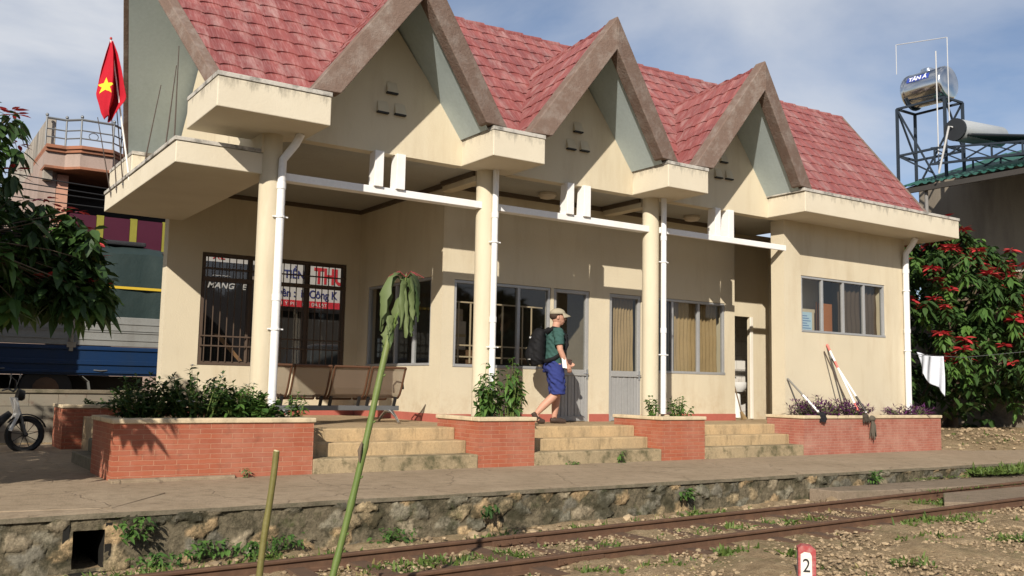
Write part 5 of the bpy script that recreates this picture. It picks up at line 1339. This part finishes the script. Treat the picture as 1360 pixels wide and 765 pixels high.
def back_house():
    root = thing('balcony_house', 'old two-storey house with terracotta cornice, roof terrace railing and maroon panels', 'building', (3, 16, .35))
    con = worn('mouldy_parapet_plaster', (.36,.32,.27), (.09,.085,.075), .8, scale=2.5, bump=.006, streak=True); pk_ = worn('pale_pink_plaster', (.36,.27,.23), (.22,.17,.14), .6, streak=True)
    ter = worn('terracotta_cornice', (.30,.125,.07), (.14,.08,.055), .6, scale=4); mar = worn('maroon_panel', (.062,.009,.024), amt=.3, rough=.5, bump=0); yl = worn('yellow_panel_stripe', (.24,.22,.035), amt=.3, rough=.5, bump=0)
    MB().box(.95, 7.2, 17.0, 24, .3, 6.4).build('wall', pk_, root)
    MB().box(1.02, 1.24, 15.0, 24, 5.9, 7.45).build('parapet_wall', con, root, bevel=.02)
    slab = [(1.0, 16.9), (1.0, 14.75), (1.45, 14.75), (1.75, 14.45), (2.5, 14.45), (2.75, 14.75), (5.0, 14.75), (5.0, 16.9)]
    def off(q, d): return [(x, y-d if y < 16 else y) for x, y in q]
    MB().prism(slab, 'z', 6.22, 6.56).build('balcony_slab', pk_, root); MB().prism(off(slab, .07), 'z', 6.561, 6.64).build('cornice', ter, root, bevel=.012); MB().prism(off(slab, .13), 'z', 6.641, 6.73).build('cornice', ter, root, bevel=.012); MB().prism(off(slab, .04), 'z', 6.15, 6.219).build('cornice', ter, root, bevel=.01)
    rl = MB(); q = off(slab, -.08)[1:7]
    for z in (6.95, 7.15, 7.42): rl.tube([(x, y, z) for x, y in q], .018 if z < 7.4 else .03, 6)
    rl.build('railing', Mt['grey'], root, smooth=True)
    for x, y in q+[(3.6, 14.83), (4.4, 14.83)]:
        b = MB(); b.tube([(x, y, 6.73), (x, y, 7.46)], .022, 8); b.ellipsoid((x, y, 7.49), (.04,.04,.045), 8, 6); b.build('railing_post', Mt['grey'], root, smooth=True)
    for cx_ in (2.05, 3.2, 4.0):
        b = MB(); b.tube([(cx_+.11*math.cos(a), 14.6 if cx_ < 2.5 else 14.83, 7.05+.09*math.sin(a)) for a in np.linspace(0, 2*math.pi, 13)], .011, 5); b.build('railing_ring', Mt['grey'], root, smooth=True)
    MB().box(1.3, 6.9, 16.6, 16.99, 4.5, 6.1).build('recess_shade_panel', worn('recess_shade_black', (.035,.03,.028), bump=0), root)  # dark panel stands in for the shaded recess under the balcony
    x = 1.7
    k = 0
    while x < 6.6:
        MB().box(x, x+.62, 15.1, 15.2, 4.32, 5.15).build('maroon_panel', mar, root); MB().box(x+.63, x+.80, 15.09, 15.19, 4.30, 5.17).build('yellow_stripe', yl, root); x += .81
    MB().box(1.2, 6.8, 15.1, 17, 4.0, 4.29).build('lower_slab', worn('dark_slab', (.08,.07,.065)), root)
    b = MB()
    for k in range(26): b.tube([(1.3+.21*k, 15.0, 3.75), (1.3+.21*k, 15.0, 4.3)], .03, 6)
    b.box(1.2, 6.8, 14.95, 15.05, 4.3, 4.36); b.build('balustrade', worn('dark_balustrade', (.05,.045,.045), bump=0), root)
    MB().box(.95, 1.35, 15.2, 17, .3, 6.15).build('corner_pier', pk_, root)
    MB().box(1.36, 1.62, 15.15, 15.3, 4.3, 6.1).build('salmon_pilaster', worn('salmon_plaster', (.5,.27,.19), (.3,.2,.16), .4), root)
back_house()
for k, (z0, z1, s) in enumerate(((5.9,5.5,.35),(5.75,5.3,.3),(5.6,5.35,.4),(5.3,5.15,.25))):
    o = thing('overhead_cable', 'dark overhead cable sagging across the house front', 'cable', (0, 13, 5.4), 'overhead cables')
    MB().tube([(-4+12*t, 13.2+.1*k, z0+(z1-z0)*t-s*4*t*(1-t)*.5) for t in np.linspace(0, 1, 16)], .014, 5).build('cable', Mt['black'], o, smooth=True)
def added_shade_house():  # unseen house added so the parked truck falls in shade
    root = thing('added_shade_house', 'plain plastered house added out of view at the left to shade the truck', 'building', (-6, 7, 0))
    MB().box(-13, -1.35, 6.6, 8.3, -.05, 6.6).build('wall', worn('shade_house_plaster', (.4,.36,.3), streak=True), root); MB().box(-13.2, -1.2, 6.45, 8.45, 6.601, 6.8).build('roof', Mt['cap'], root, bevel=.02)
    for x in (-10, -6.5, -3.4): MB().box(x, x+1.1, 6.56, 6.599, 3.2, 4.6).build('window', plain('shade_house_glass', (.05,.06,.06), .15), root)
added_shade_house()

def motorbike():
    root = thing('motorbike', 'dark motorbike with a white leg shield, parked at the left edge', 'motorbike', (-.55, 4.0, 0), None, R(8))
    x0, y, r = -.24, 4.0, .265
    def wheel(cx_):
        w_ = MB(); w_.tube([(cx_+r*math.cos(a), y, r+r*.0+.0+r*math.sin(a)) for a in np.linspace(0, 2*math.pi, 29)], .042, 8, caps=False); wo_ = w_.build('wheel', Mt['black'], root, smooth=True)
        q = MB(); q.tube([(cx_+.225*math.cos(a), y, r+.225*math.sin(a)) for a in np.linspace(0, 2*math.pi, 25)], .018, 6, caps=False); q.tube([(cx_, y-.06, r), (cx_, y+.06, r)], .04, 10)
        for k in range(9):
            a = k*2*math.pi/9; q.tube([(cx_+.03*math.cos(a), y, r+.03*math.sin(a)), (cx_+.22*math.cos(a+.2), y, r+.22*math.sin(a+.2))], .006, 5)
        q.build('rim', Mt['black'], wo_, smooth=True)
    wheel(x0); wheel(x0-1.22)
    b = MB()
    for s in (-.07, .07): b.tube([(x0, y+s, r), (x0-.10, y+s, .58), (x0-.20, y+s, .86)], [.022,.024,.024], 8)
    b.build('front_fork', Mt['grey'], root, smooth=True)
    b = MB(); b.tube([(x0+(.33)*math.cos(a), y, r+.33*math.sin(a)) for a in np.linspace(.35, 2.5, 12)], [(.01,.06)]*12, 8, up=(0,1,0)); b.build('front_mudguard', Mt['black'], root, smooth=True)
    wsh = plain('white_bike_plastic', (.7,.7,.68), .3); b = MB(); b.add([(x0-.22,y-.19,.86),(x0-.22,y+.19,.86),(x0-.15,y+.16,.62),(x0-.15,y-.16,.62),(x0-.26,y+.13,.34),(x0-.26,y-.13,.34)], [(0,1,2,3),(3,2,4,5)]); o = b.build('leg_shield', wsh, root); md = o.modifiers.new('t','SOLIDIFY'); md.thickness = .03
    b = MB(); b.tube([(x0-.16,y,.92),(x0-.06,y,.90)], [.10,.085], 16); o = b.build('headlight', Mt['black'], root, smooth=True); MB().ellipsoid((x0-.055,y,.90), (.02,.075,.075), 12, 8).build('lens', plain('headlamp_glass', (.5,.5,.5), .1, .3), o, smooth=True)
    b = MB(); b.tube([(x0-.30,y-.34,.98),(x0-.24,y-.22,1.01),(x0-.22,y,.97),(x0-.24,y+.22,1.01),(x0-.30,y+.34,.98)], .016, 8); b.build('handlebar', Mt['black'], root, smooth=True)
    for s in (-1, 1):
        b = MB(); b.tube([(x0-.24,y+.2*s,1.01),(x0-.20,y+.26*s,1.20)], .007, 6); b.ellipsoid((x0-.20,y+.28*s,1.22), (.012,.05,.04), 12, 8); b.build('mirror', Mt['black'], root, smooth=True)
    b = MB(); b.tube([(x0-.24,y,.62),(x0-.45,y,.42),(x0-.75,y,.45),(x0-1.0,y,.66)], [.05,.09,.13,.1], 10); b.build('frame_body', Mt['black'], root, smooth=True)
    b = MB(); b.tube([(x0-.55,y,.70),(x0-.75,y,.76),(x0-1.05,y,.78),(x0-1.35,y,.80)], [(.04,.10),(.06,.13),(.06,.13),(.03,.09)], 12, up=(0,1,0)); b.build('saddle', Mt['black'], root, smooth=True)
    b = MB(); b.tube([(x0-.5,y,.30),(x0-.75,y,.32)], [.12,.13], 12); b.build('engine', Mt['grey'], root, smooth=True)
    b = MB(); b.tube([(x0-.6,y-.14,.24),(x0-1.0,y-.15,.27),(x0-1.45,y-.15,.36)], [.03,.05,.05], 10); b.build('exhaust', Mt['chrome'], root, smooth=True)
    root.scale = (.87, .87, .87); root.location = (-.47, 4.75, 0)
motorbike()

# ================================================================ background, right
def green_roof_house():
    root = thing('green_roofed_house', 'tall house with a green corrugated roof beyond the right end of the station', 'building', (26, 2, 0))
    w_ = worn('grey_cream_plaster', (.20,.172,.135), (.09,.075,.06), .7, scale=1.2, bump=.005, streak=True); gr = worn('green_corrugated_roof', (.022,.095,.075), (.06,.10,.085), .4, scale=1.5, rough=.5, bump=0)
    MB().box(25.3, 34, -7, 7.0, 0, 7.9).build('wall', w_, root)
    m = MB(); ys = np.arange(-8, 5.55, .06)
    for i in range(len(ys)):
        h = .03*math.sin(ys[i]*2*math.pi/.24); m.v += [(21.7, ys[i], 6.86+h), (27.5, ys[i], 8.75+h)]
    m.f = [(2*i, 2*i+2, 2*i+3, 2*i+1)[::-1] for i in range(len(ys)-1)]; m.build('roof', gr, root, smooth=True, sharp=0)
    m = MB(); m.box(21.72, 21.80, -8, 5.5, 6.66, 6.80)
    m.build('eave_beam', worn('dark_eave_timber', (.05,.045,.04)), root)
    for y in np.arange(-6, 5.4, 1.6): MB().bar((21.75, y, 6.75), (25.3, y, 7.95), .06, .1).build('rafter', worn('rafter_timber', (.06,.05,.045), bump=0), root)
    for y in (-.4, 2.6): MB().box(25.22, 25.3, y, y+1.3, 3.2, 4.6).build('window', plain('dark_house_glass', (.03,.03,.03), .2), root)
    # lean-to with a beam and posts in front of the wall
    for y in (4.6, 1.6): MB().tube([(21.9,y,0),(21.9,y,6.7)], .05, 8).build('post', worn('grey_post_steel', (.22,.21,.2), bump=0), root, smooth=True)
    MB().box(21.85, 21.95, -3, 5.2, 4.0, 4.15).build('tie_rail', worn('brown_rail_timber', (.2,.14,.09)), root)
    MB().box(21.82, 25.3, -3, 5.2, 4.16, 4.22).build('lean_to_roof', worn('pale_sheet_roof', (.5,.46,.38), (.3,.25,.2), .4), root)
green_roof_house()
def stone_bank():
    root = thing('rubble_garden_wall', 'dark rubble garden wall behind the right-hand poinsettia', 'wall', (21, 3, 0))
    MB().box(21.0, 21.4, -4, 9, 0, 3.3).build('wall_face', worn('rough_stone_face', (.24,.2,.15), (.05,.045,.035), .9, scale=3, bump=.03, bscale=8), root)
stone_bank()
def water_tower():
    root = thing('water_tank_stand', 'steel lattice stand carrying the stainless tank above the green roof', 'stand', (23, 5.1, 7)); st = worn('dark_blue_angle_steel', (.025,.035,.05), amt=.3, rough=.6, bump=0)
    X0, X1, Ya, Yb, Z0, Z1 = 22.5, 23.4, 4.35, 5.85, 7.1, 9.42
    for x in (X0, X1):
        for y in (Ya, Yb): MB().bar((x, y, Z0), (x, y, Z1), .07).build('post', st, root)
    for z in (8.0, Z1):
        for a, b in (((X0,Ya),(X0,Yb)), ((X1,Ya),(X1,Yb)), ((X0,Ya),(X1,Ya)), ((X0,Yb),(X1,Yb))): MB().bar((*a, z), (*b, z), .06).build('cross_bar', st, root)
    for a, b in (((X0,Yb,Z1),(X0,Ya+.3,Z0)), ((X0,Yb,8.0),(X0,Ya+.4,7.3)), ((X1,Ya,Z1),(X1,Yb,Z0)), ((X0,Ya,Z1),(X1,Ya,8.0)), ((X0,Yb,Z1),(X1,Yb,8.0))): MB().bar(a, b, .045).build('brace', st, root)
    for y in (Ya+.25, Yb-.25): MB().tube([(22.95+.53*math.sin(a), y, 9.96-.53*math.cos(a)) for a in np.linspace(-1.0, 1.0, 9)], .035, 6).build('cradle', st, root, smooth=True)
    tk = thing('water_tank', 'shiny stainless steel water tank lying on the tall lattice stand', 'tank', (22.95, 5.1, 10.02)); ss = worn('stainless_steel', (.62,.63,.64), amt=.1, rough=.16, metal=1, bump=0, fine=.03)
    b = MB(); b.tube([(22.95,4.44,9.96),(22.95,4.47,9.96),(22.95,4.52,9.96),(22.95,5.66,9.96),(22.95,5.73,9.96),(22.95,5.77,9.96)], [.42,.48,.505,.505,.46,.34], 36); b.build('tank_body', ss, tk, smooth=True, sharp=50)
    for y in (4.6, 5.58): MB().tube([(22.95,y,9.96),(22.95,y+.03,9.96)], .513, 36).build('rolled_rib', ss, tk, smooth=True, sharp=30)
    MB().tube([(22.95,5.12,10.42),(22.95,5.12,10.51),(22.95,5.12,10.54)], [.2,.2,.15], 20).build('lid', ss, tk, smooth=True, sharp=40)
    bl = plain('blue_tank_label', (.03,.06,.32), .5); m = MB(); n = 10; R_ = .511; a0, a1 = .28, .66
    for j in range(n+1):
        a = a0+(a1-a0)*j/n
        for y in (5.50, 4.80): m.v.append((22.95-R_*math.cos(a), y, 9.96+R_*math.sin(a)))
    m.f = [(2*j, 2*j+1, 2*j+3, 2*j+2) for j in range(n)]; m.build('label', bl, tk, smooth=True, sharp=0)
    t_ = text('lettering', 'TÂN Á', (22.95-.519*math.cos(.33), 5.15, 9.96+.519*math.sin(.33)), .19, plain('white_tank_letters', (.75,.76,.8), .5), tk, rz=R(-90), bold=.006); t_.rotation_euler = (R(90-27), 0, R(-90))
    pw = plain('white_tank_pipe', (.5,.5,.5), .5)
    b = MB(); b.tube([(22.3,5.7,10.4),(22.3,5.7,11.3)], .011, 6); b.tube([(22.3,5.7,11.3),(22.3,4.1,11.05)], .012, 6); b.tube([(22.3,4.1,11.05),(22.3,4.1,8.4)], .014, 6); b.tube([(22.3,4.45,10.75),(22.3,4.45,7.2)], .018, 8); b.build('pipework', pw, tk, smooth=True)
    so_ = thing('solar_water_heater', 'solar water heater with a dark drum end on a truss, below the steel tank', 'solar heater', (22.6, 3.4, 8.2))
    b = MB(); b.tube([(21.55,3.5,8.13),(21.6,3.5,8.13),(23.7,3.5,8.27),(23.78,3.5,8.275)], [.27,.30,.30,.24], 24); b.build('drum', plain('pale_grey_drum', (.42,.44,.45), .4, .3), so_, smooth=True); MB().tube([(21.53,3.5,8.13),(21.60,3.5,8.13)], .306, 24).build('end_cap', plain('black_drum_cap', (.02,.022,.025), .5), so_)
    b = MB()
    for k in range(16): x = 21.75+.125*k; b.tube([(x,3.35,8.0+.006*k),(x,.6,7.35+.006*k)], .04, 8)
    b.build('collector_tubes', plain('dark_collector_glass', (.02,.025,.03), .2), so_, smooth=True)
    for x in (21.7, 23.6):
        b = MB(); b.bar((x,4.3,7.35),(x,.4,7.05),.06); b.bar((x,4.3,7.8),(x,.4,7.3),.05)
        for k in range(5): y = 4.2-.8*k; b.bar((x,y,7.35-.06*k),(x,y-.8,7.7-.1*k),.035); b.bar((x,y,7.75-.1*k),(x,y-.8,7.28-.06*k),.035); b.bar((x,y,7.33-.06*k),(x,y,7.76-.1*k),.04)
        b.build('truss', st, so_)
    b = MB(); b.tube([(21.5,3.55,8.2),(21.35,3.55,8.2),(21.4,3.9,7.0)], .028, 8); b.build('feed_pipe', pw, so_, smooth=True)
water_tower()

# unseen trees added behind the viewer: they fill the reflections in the window glass
def reflection_trees():
    random.seed(77)
    for k in range(9):
        x = -16+5.2*k+random.uniform(-1, 1); y = -24-random.uniform(0, 5); h = random.uniform(4.5, 7.0)
        root = thing('reflection_tree', 'bushy dark green tree added unseen behind the viewer for the window reflections', 'tree', (x, y, -.7), 'trees added for the window reflections')
        tr = MB(); limb(tr, (x, y, -.8), (x+.3, y, h*.5), .16, .07, .05); tr.build('trunk', Mt['bark'], root, smooth=True)
        lv = Leaves()
        for q in range(620):
            d = rnd_dir(-.9, 1.5); rr = random.uniform(.55, 1.05); p = Vector((x+d.x*3.0*rr, y+d.y*1.9*rr, h*.5+d.z*h*.52*rr))
            for t in range(3): lv.add(p, rnd_dir(-.8, .8), .75, .42, .3, random.uniform(-1, 1))
        lv.build('crown', Mt['leaf'], root)
reflection_trees()

# ================================================================ ballast, grass, weeds
def ballast():
    rng = np.random.default_rng(8); V, F = [], []; base = None
    bm = bmesh.new(); bmesh.ops.create_icosphere(bm, subdivisions=1, radius=1); bv = np.array([v.co[:] for v in bm.verts]); bf = np.array([[v.index for v in f.verts] for f in bm.faces]); bm.free()
    pts = []
    def put(n, fx, fy, s0, s1):
        for i in range(n):
            x, y = fx(), fy(); pts.append((x, y, rng.uniform(s0, s1)))
    U = rng.uniform
    put(5200, lambda: U(-3, 13), lambda: -5.6+abs(rng.normal(0, .7))*(1 if U() < .5 else -1)-.1, .006, .020)
    put(2600, lambda: U(-3, 11), lambda: U(-4.05, -3.15), .006, .020)
    put(1500, lambda: U(-3, 9), lambda: -3.02+abs(rng.normal(0, .25)), .007, .032)
    put(1600, lambda: U(2, 10), lambda: U(-6.4, -4.2), .008, .028)
    put(6500, lambda: U(.5, 14), lambda: U(-6.9, -4.2), .004, .016)
    put(2200, lambda: U(-2, 9), lambda: U(-4.05, -3.15), .004, .013)
    put(46, lambda: U(-2, 9), lambda: U(-2.75, -2.45), .03, .065)
    put(420, lambda: U(15, 19.5), lambda: U(-1.2, 1.6), .012, .045)
    P = np.array(pts); ok = (P[:, 1] < -2.36) | (P[:, 0] > 14); ok &= ~((np.abs(P[:, 1]+3.1) < .07) | (np.abs(P[:, 1]+4.1) < .07)); ok &= ~((P[:, 0] > 8.5) & (P[:, 1] > -4.05) & (P[:, 1] < -2.3) & (P[:, 0] < 14.5)); P = P[ok]
    Z = gz(P[:, 0], P[:, 1])
    for i, (x, y, s) in enumerate(P):
        sc = np.array([s*U(.8, 1.5), s*U(.7, 1.2), s*U(.45, .85)]); q = bv*(1+rng.normal(0, .13, bv.shape))*sc; a = U(0, 6.28); c, d = math.cos(a), math.sin(a)
        q = np.stack([q[:, 0]*c-q[:, 1]*d, q[:, 0]*d+q[:, 1]*c, q[:, 2]], 1)+(x, y, Z[i]+s*.25+.006); V.append(q); F.append(bf+i*len(bv))
    me = bpy.data.meshes.new('gravel'); me.from_pydata(np.concatenate(V).tolist(), [], np.concatenate(F).tolist()); finish_mesh(me, Mt['stone'], False)
    tag(link_mesh('gravel', me), kind='stuff')
ballast()
def grass():
    random.seed(9); gs, ds = Leaves(), Leaves()
    def tuft(x, y, z, r, h, n, lv):
        for k in range(n):
            a = random.uniform(0, 6.28); q = r*math.sqrt(random.random()); lv.add((x+q*math.cos(a), y+q*math.sin(a), z-.01), rnd_dir(.5, 1.45), h*random.uniform(.4, 1.15), h*.13+.005, random.uniform(.1, .7), random.uniform(-1, 1))
    G = lambda x, y: float(gz(np.array(x), np.array(y)))
    spots = [(1.55,-3.55,.40),(2.0,-3.5,.5),(2.35,-3.6,.4),(2.7,-3.45,.5),(3.5,-3.65,.3),(5.4,-3.5,.35),(5.6,-2.75,.5),(5.9,-2.7,.5),(6.3,-3.6,.3),(7.3,-4.35,.5),(7.7,-4.3,.55),(8.1,-4.35,.5),(8.4,-4.4,.4),(9.0,-3.4,.5),(9.25,-3.55,.55),(9.5,-3.7,.4),(8.9,-3.75,.4),(4.4,-4.5,.35),(4.9,-4.8,.35),(3.6,-4.6,.25),(2.9,-4.5,.25),(6.6,-5.0,.3),(10.5,-4.9,.4),(7.2,-5.4,.35),(5.4,-5.6,.3),(9.0,-5.3,.4),(-.3,-2.75,.5),(.1,-2.8,.5),(.5,-2.75,.4),(.9,-2.7,.5),(-.9,-2.9,.4),(1.4,-2.75,.3),(3.2,-2.7,.3),(4.2,-2.7,.3)]
    for x, y, k in spots:
        for q in range(int(26*k)): tuft(x+random.gauss(0, .16), y+random.gauss(0, .09), G(x, y), .07, random.uniform(.07, .15), 16, gs)
    for i in range(420):
        x, y = random.uniform(-2, 12), random.choice((random.uniform(-4.0, -3.2), random.uniform(-6.6, -4.2), random.uniform(-3.0, -2.5)))
        if x > 8.6 and y > -4.05: continue
        tuft(x, y, G(x, y), .05, random.uniform(.04, .10), 10, gs if random.random() < .5 else ds)
    for i in range(300):            # the thick strip between crossing slab and platform, right
        x = random.uniform(11.9, 19); tuft(x, -2.42-.15*(x-13)/6+random.gauss(0, .12), -.12, .12, random.uniform(.1, .22), 16, gs)
    for i in range(40): x = random.uniform(10, 13); tuft(x, -2.42+random.gauss(0, .04), -.15, .06, random.uniform(.03, .08), 9, gs)
    for i in range(60): x = random.uniform(9.5, 16); tuft(x, -3.11+random.gauss(0, .03), -.2, .05, random.uniform(.03, .07), 8, gs)
    for i in range(30): x = random.uniform(15, 19); y = random.uniform(-1.2, .8); tuft(x, y, G(x, y), .1, random.uniform(.06, .15), 10, gs)
    for lv, nm, m_ in ((gs, 'grass', 'grass'), (ds, 'dry_grass', 'straw')): tag(lv.build(nm, Mt[m_], None), kind='stuff')
grass()
def wall_weed(label, x, y, z, r, h, n, mat='leaf2', L=.07, W=.03):
    root = thing('weed', label, 'weed', (x, y, z)); lv = Leaves()
    for k in range(n):
        a = random.uniform(0, 6.28); q = r*random.random(); lv.add((x+q*math.cos(a), y-abs(q*math.sin(a))*.5-.01, z+random.uniform(-.3, 1)*h), rnd_dir(-.5, .8, -math.pi/2, 1.5), L*random.uniform(.6, 1.3), W*random.uniform(.7, 1.3), .5, random.uniform(-.6, .6))
    lv.build('foliage', Mt[mat], root)
random.seed(15)
wall_weed('bushy weed growing from the stone wall just right of the drain opening', -.22, -2.32, -.17, .16, .13, 90)
wall_weed('weed spilling down the stone wall between the drain and the cut stake', .35, -2.36, -.36, .2, .1, 100)
wall_weed('small weed low on the stone wall behind the cut stake', 1.05, -2.36, -.34, .16, .08, 60)
wall_weed('dark weed clinging to the stone wall right of the sapling', 3.15, -2.34, -.20, .12, .08, 50, 'leaf')
wall_weed('weed hanging from the stone wall below the third column', 5.9, -2.34, -.16, .14, .07, 60)
wall_weed('weed at the top of the stone wall near the crossing', 9.4, -2.36, -.10, .16, .10, 70)
for q_, (x_, z_) in enumerate(((-.05, -.42), (.75, -.38), (2.05, -.36))): wall_weed(('leafy clump at the wall foot right of the drain', 'leafy clump at the wall foot left of the cut stake', 'leafy clump at the wall foot right of the sapling stem')[q_], x_, -2.45, z_, .26, .1, 120, 'leaf2', .06, .03)
wall_weed('weed growing at the foot of the middle steps', 6.85, -.03, .02, .06, .14, 26, 'leaf2', .08, .035)
wall_weed('brown dried weed at the foot of the long planter', 1.42, -.06, .03, .07, .07, 30, 'dry', .07, .02)
wall_weed('low weed in front of the middle steps, left end', 6.0, -.03, .01, .13, .03, 40, 'leaf2', .05, .025)
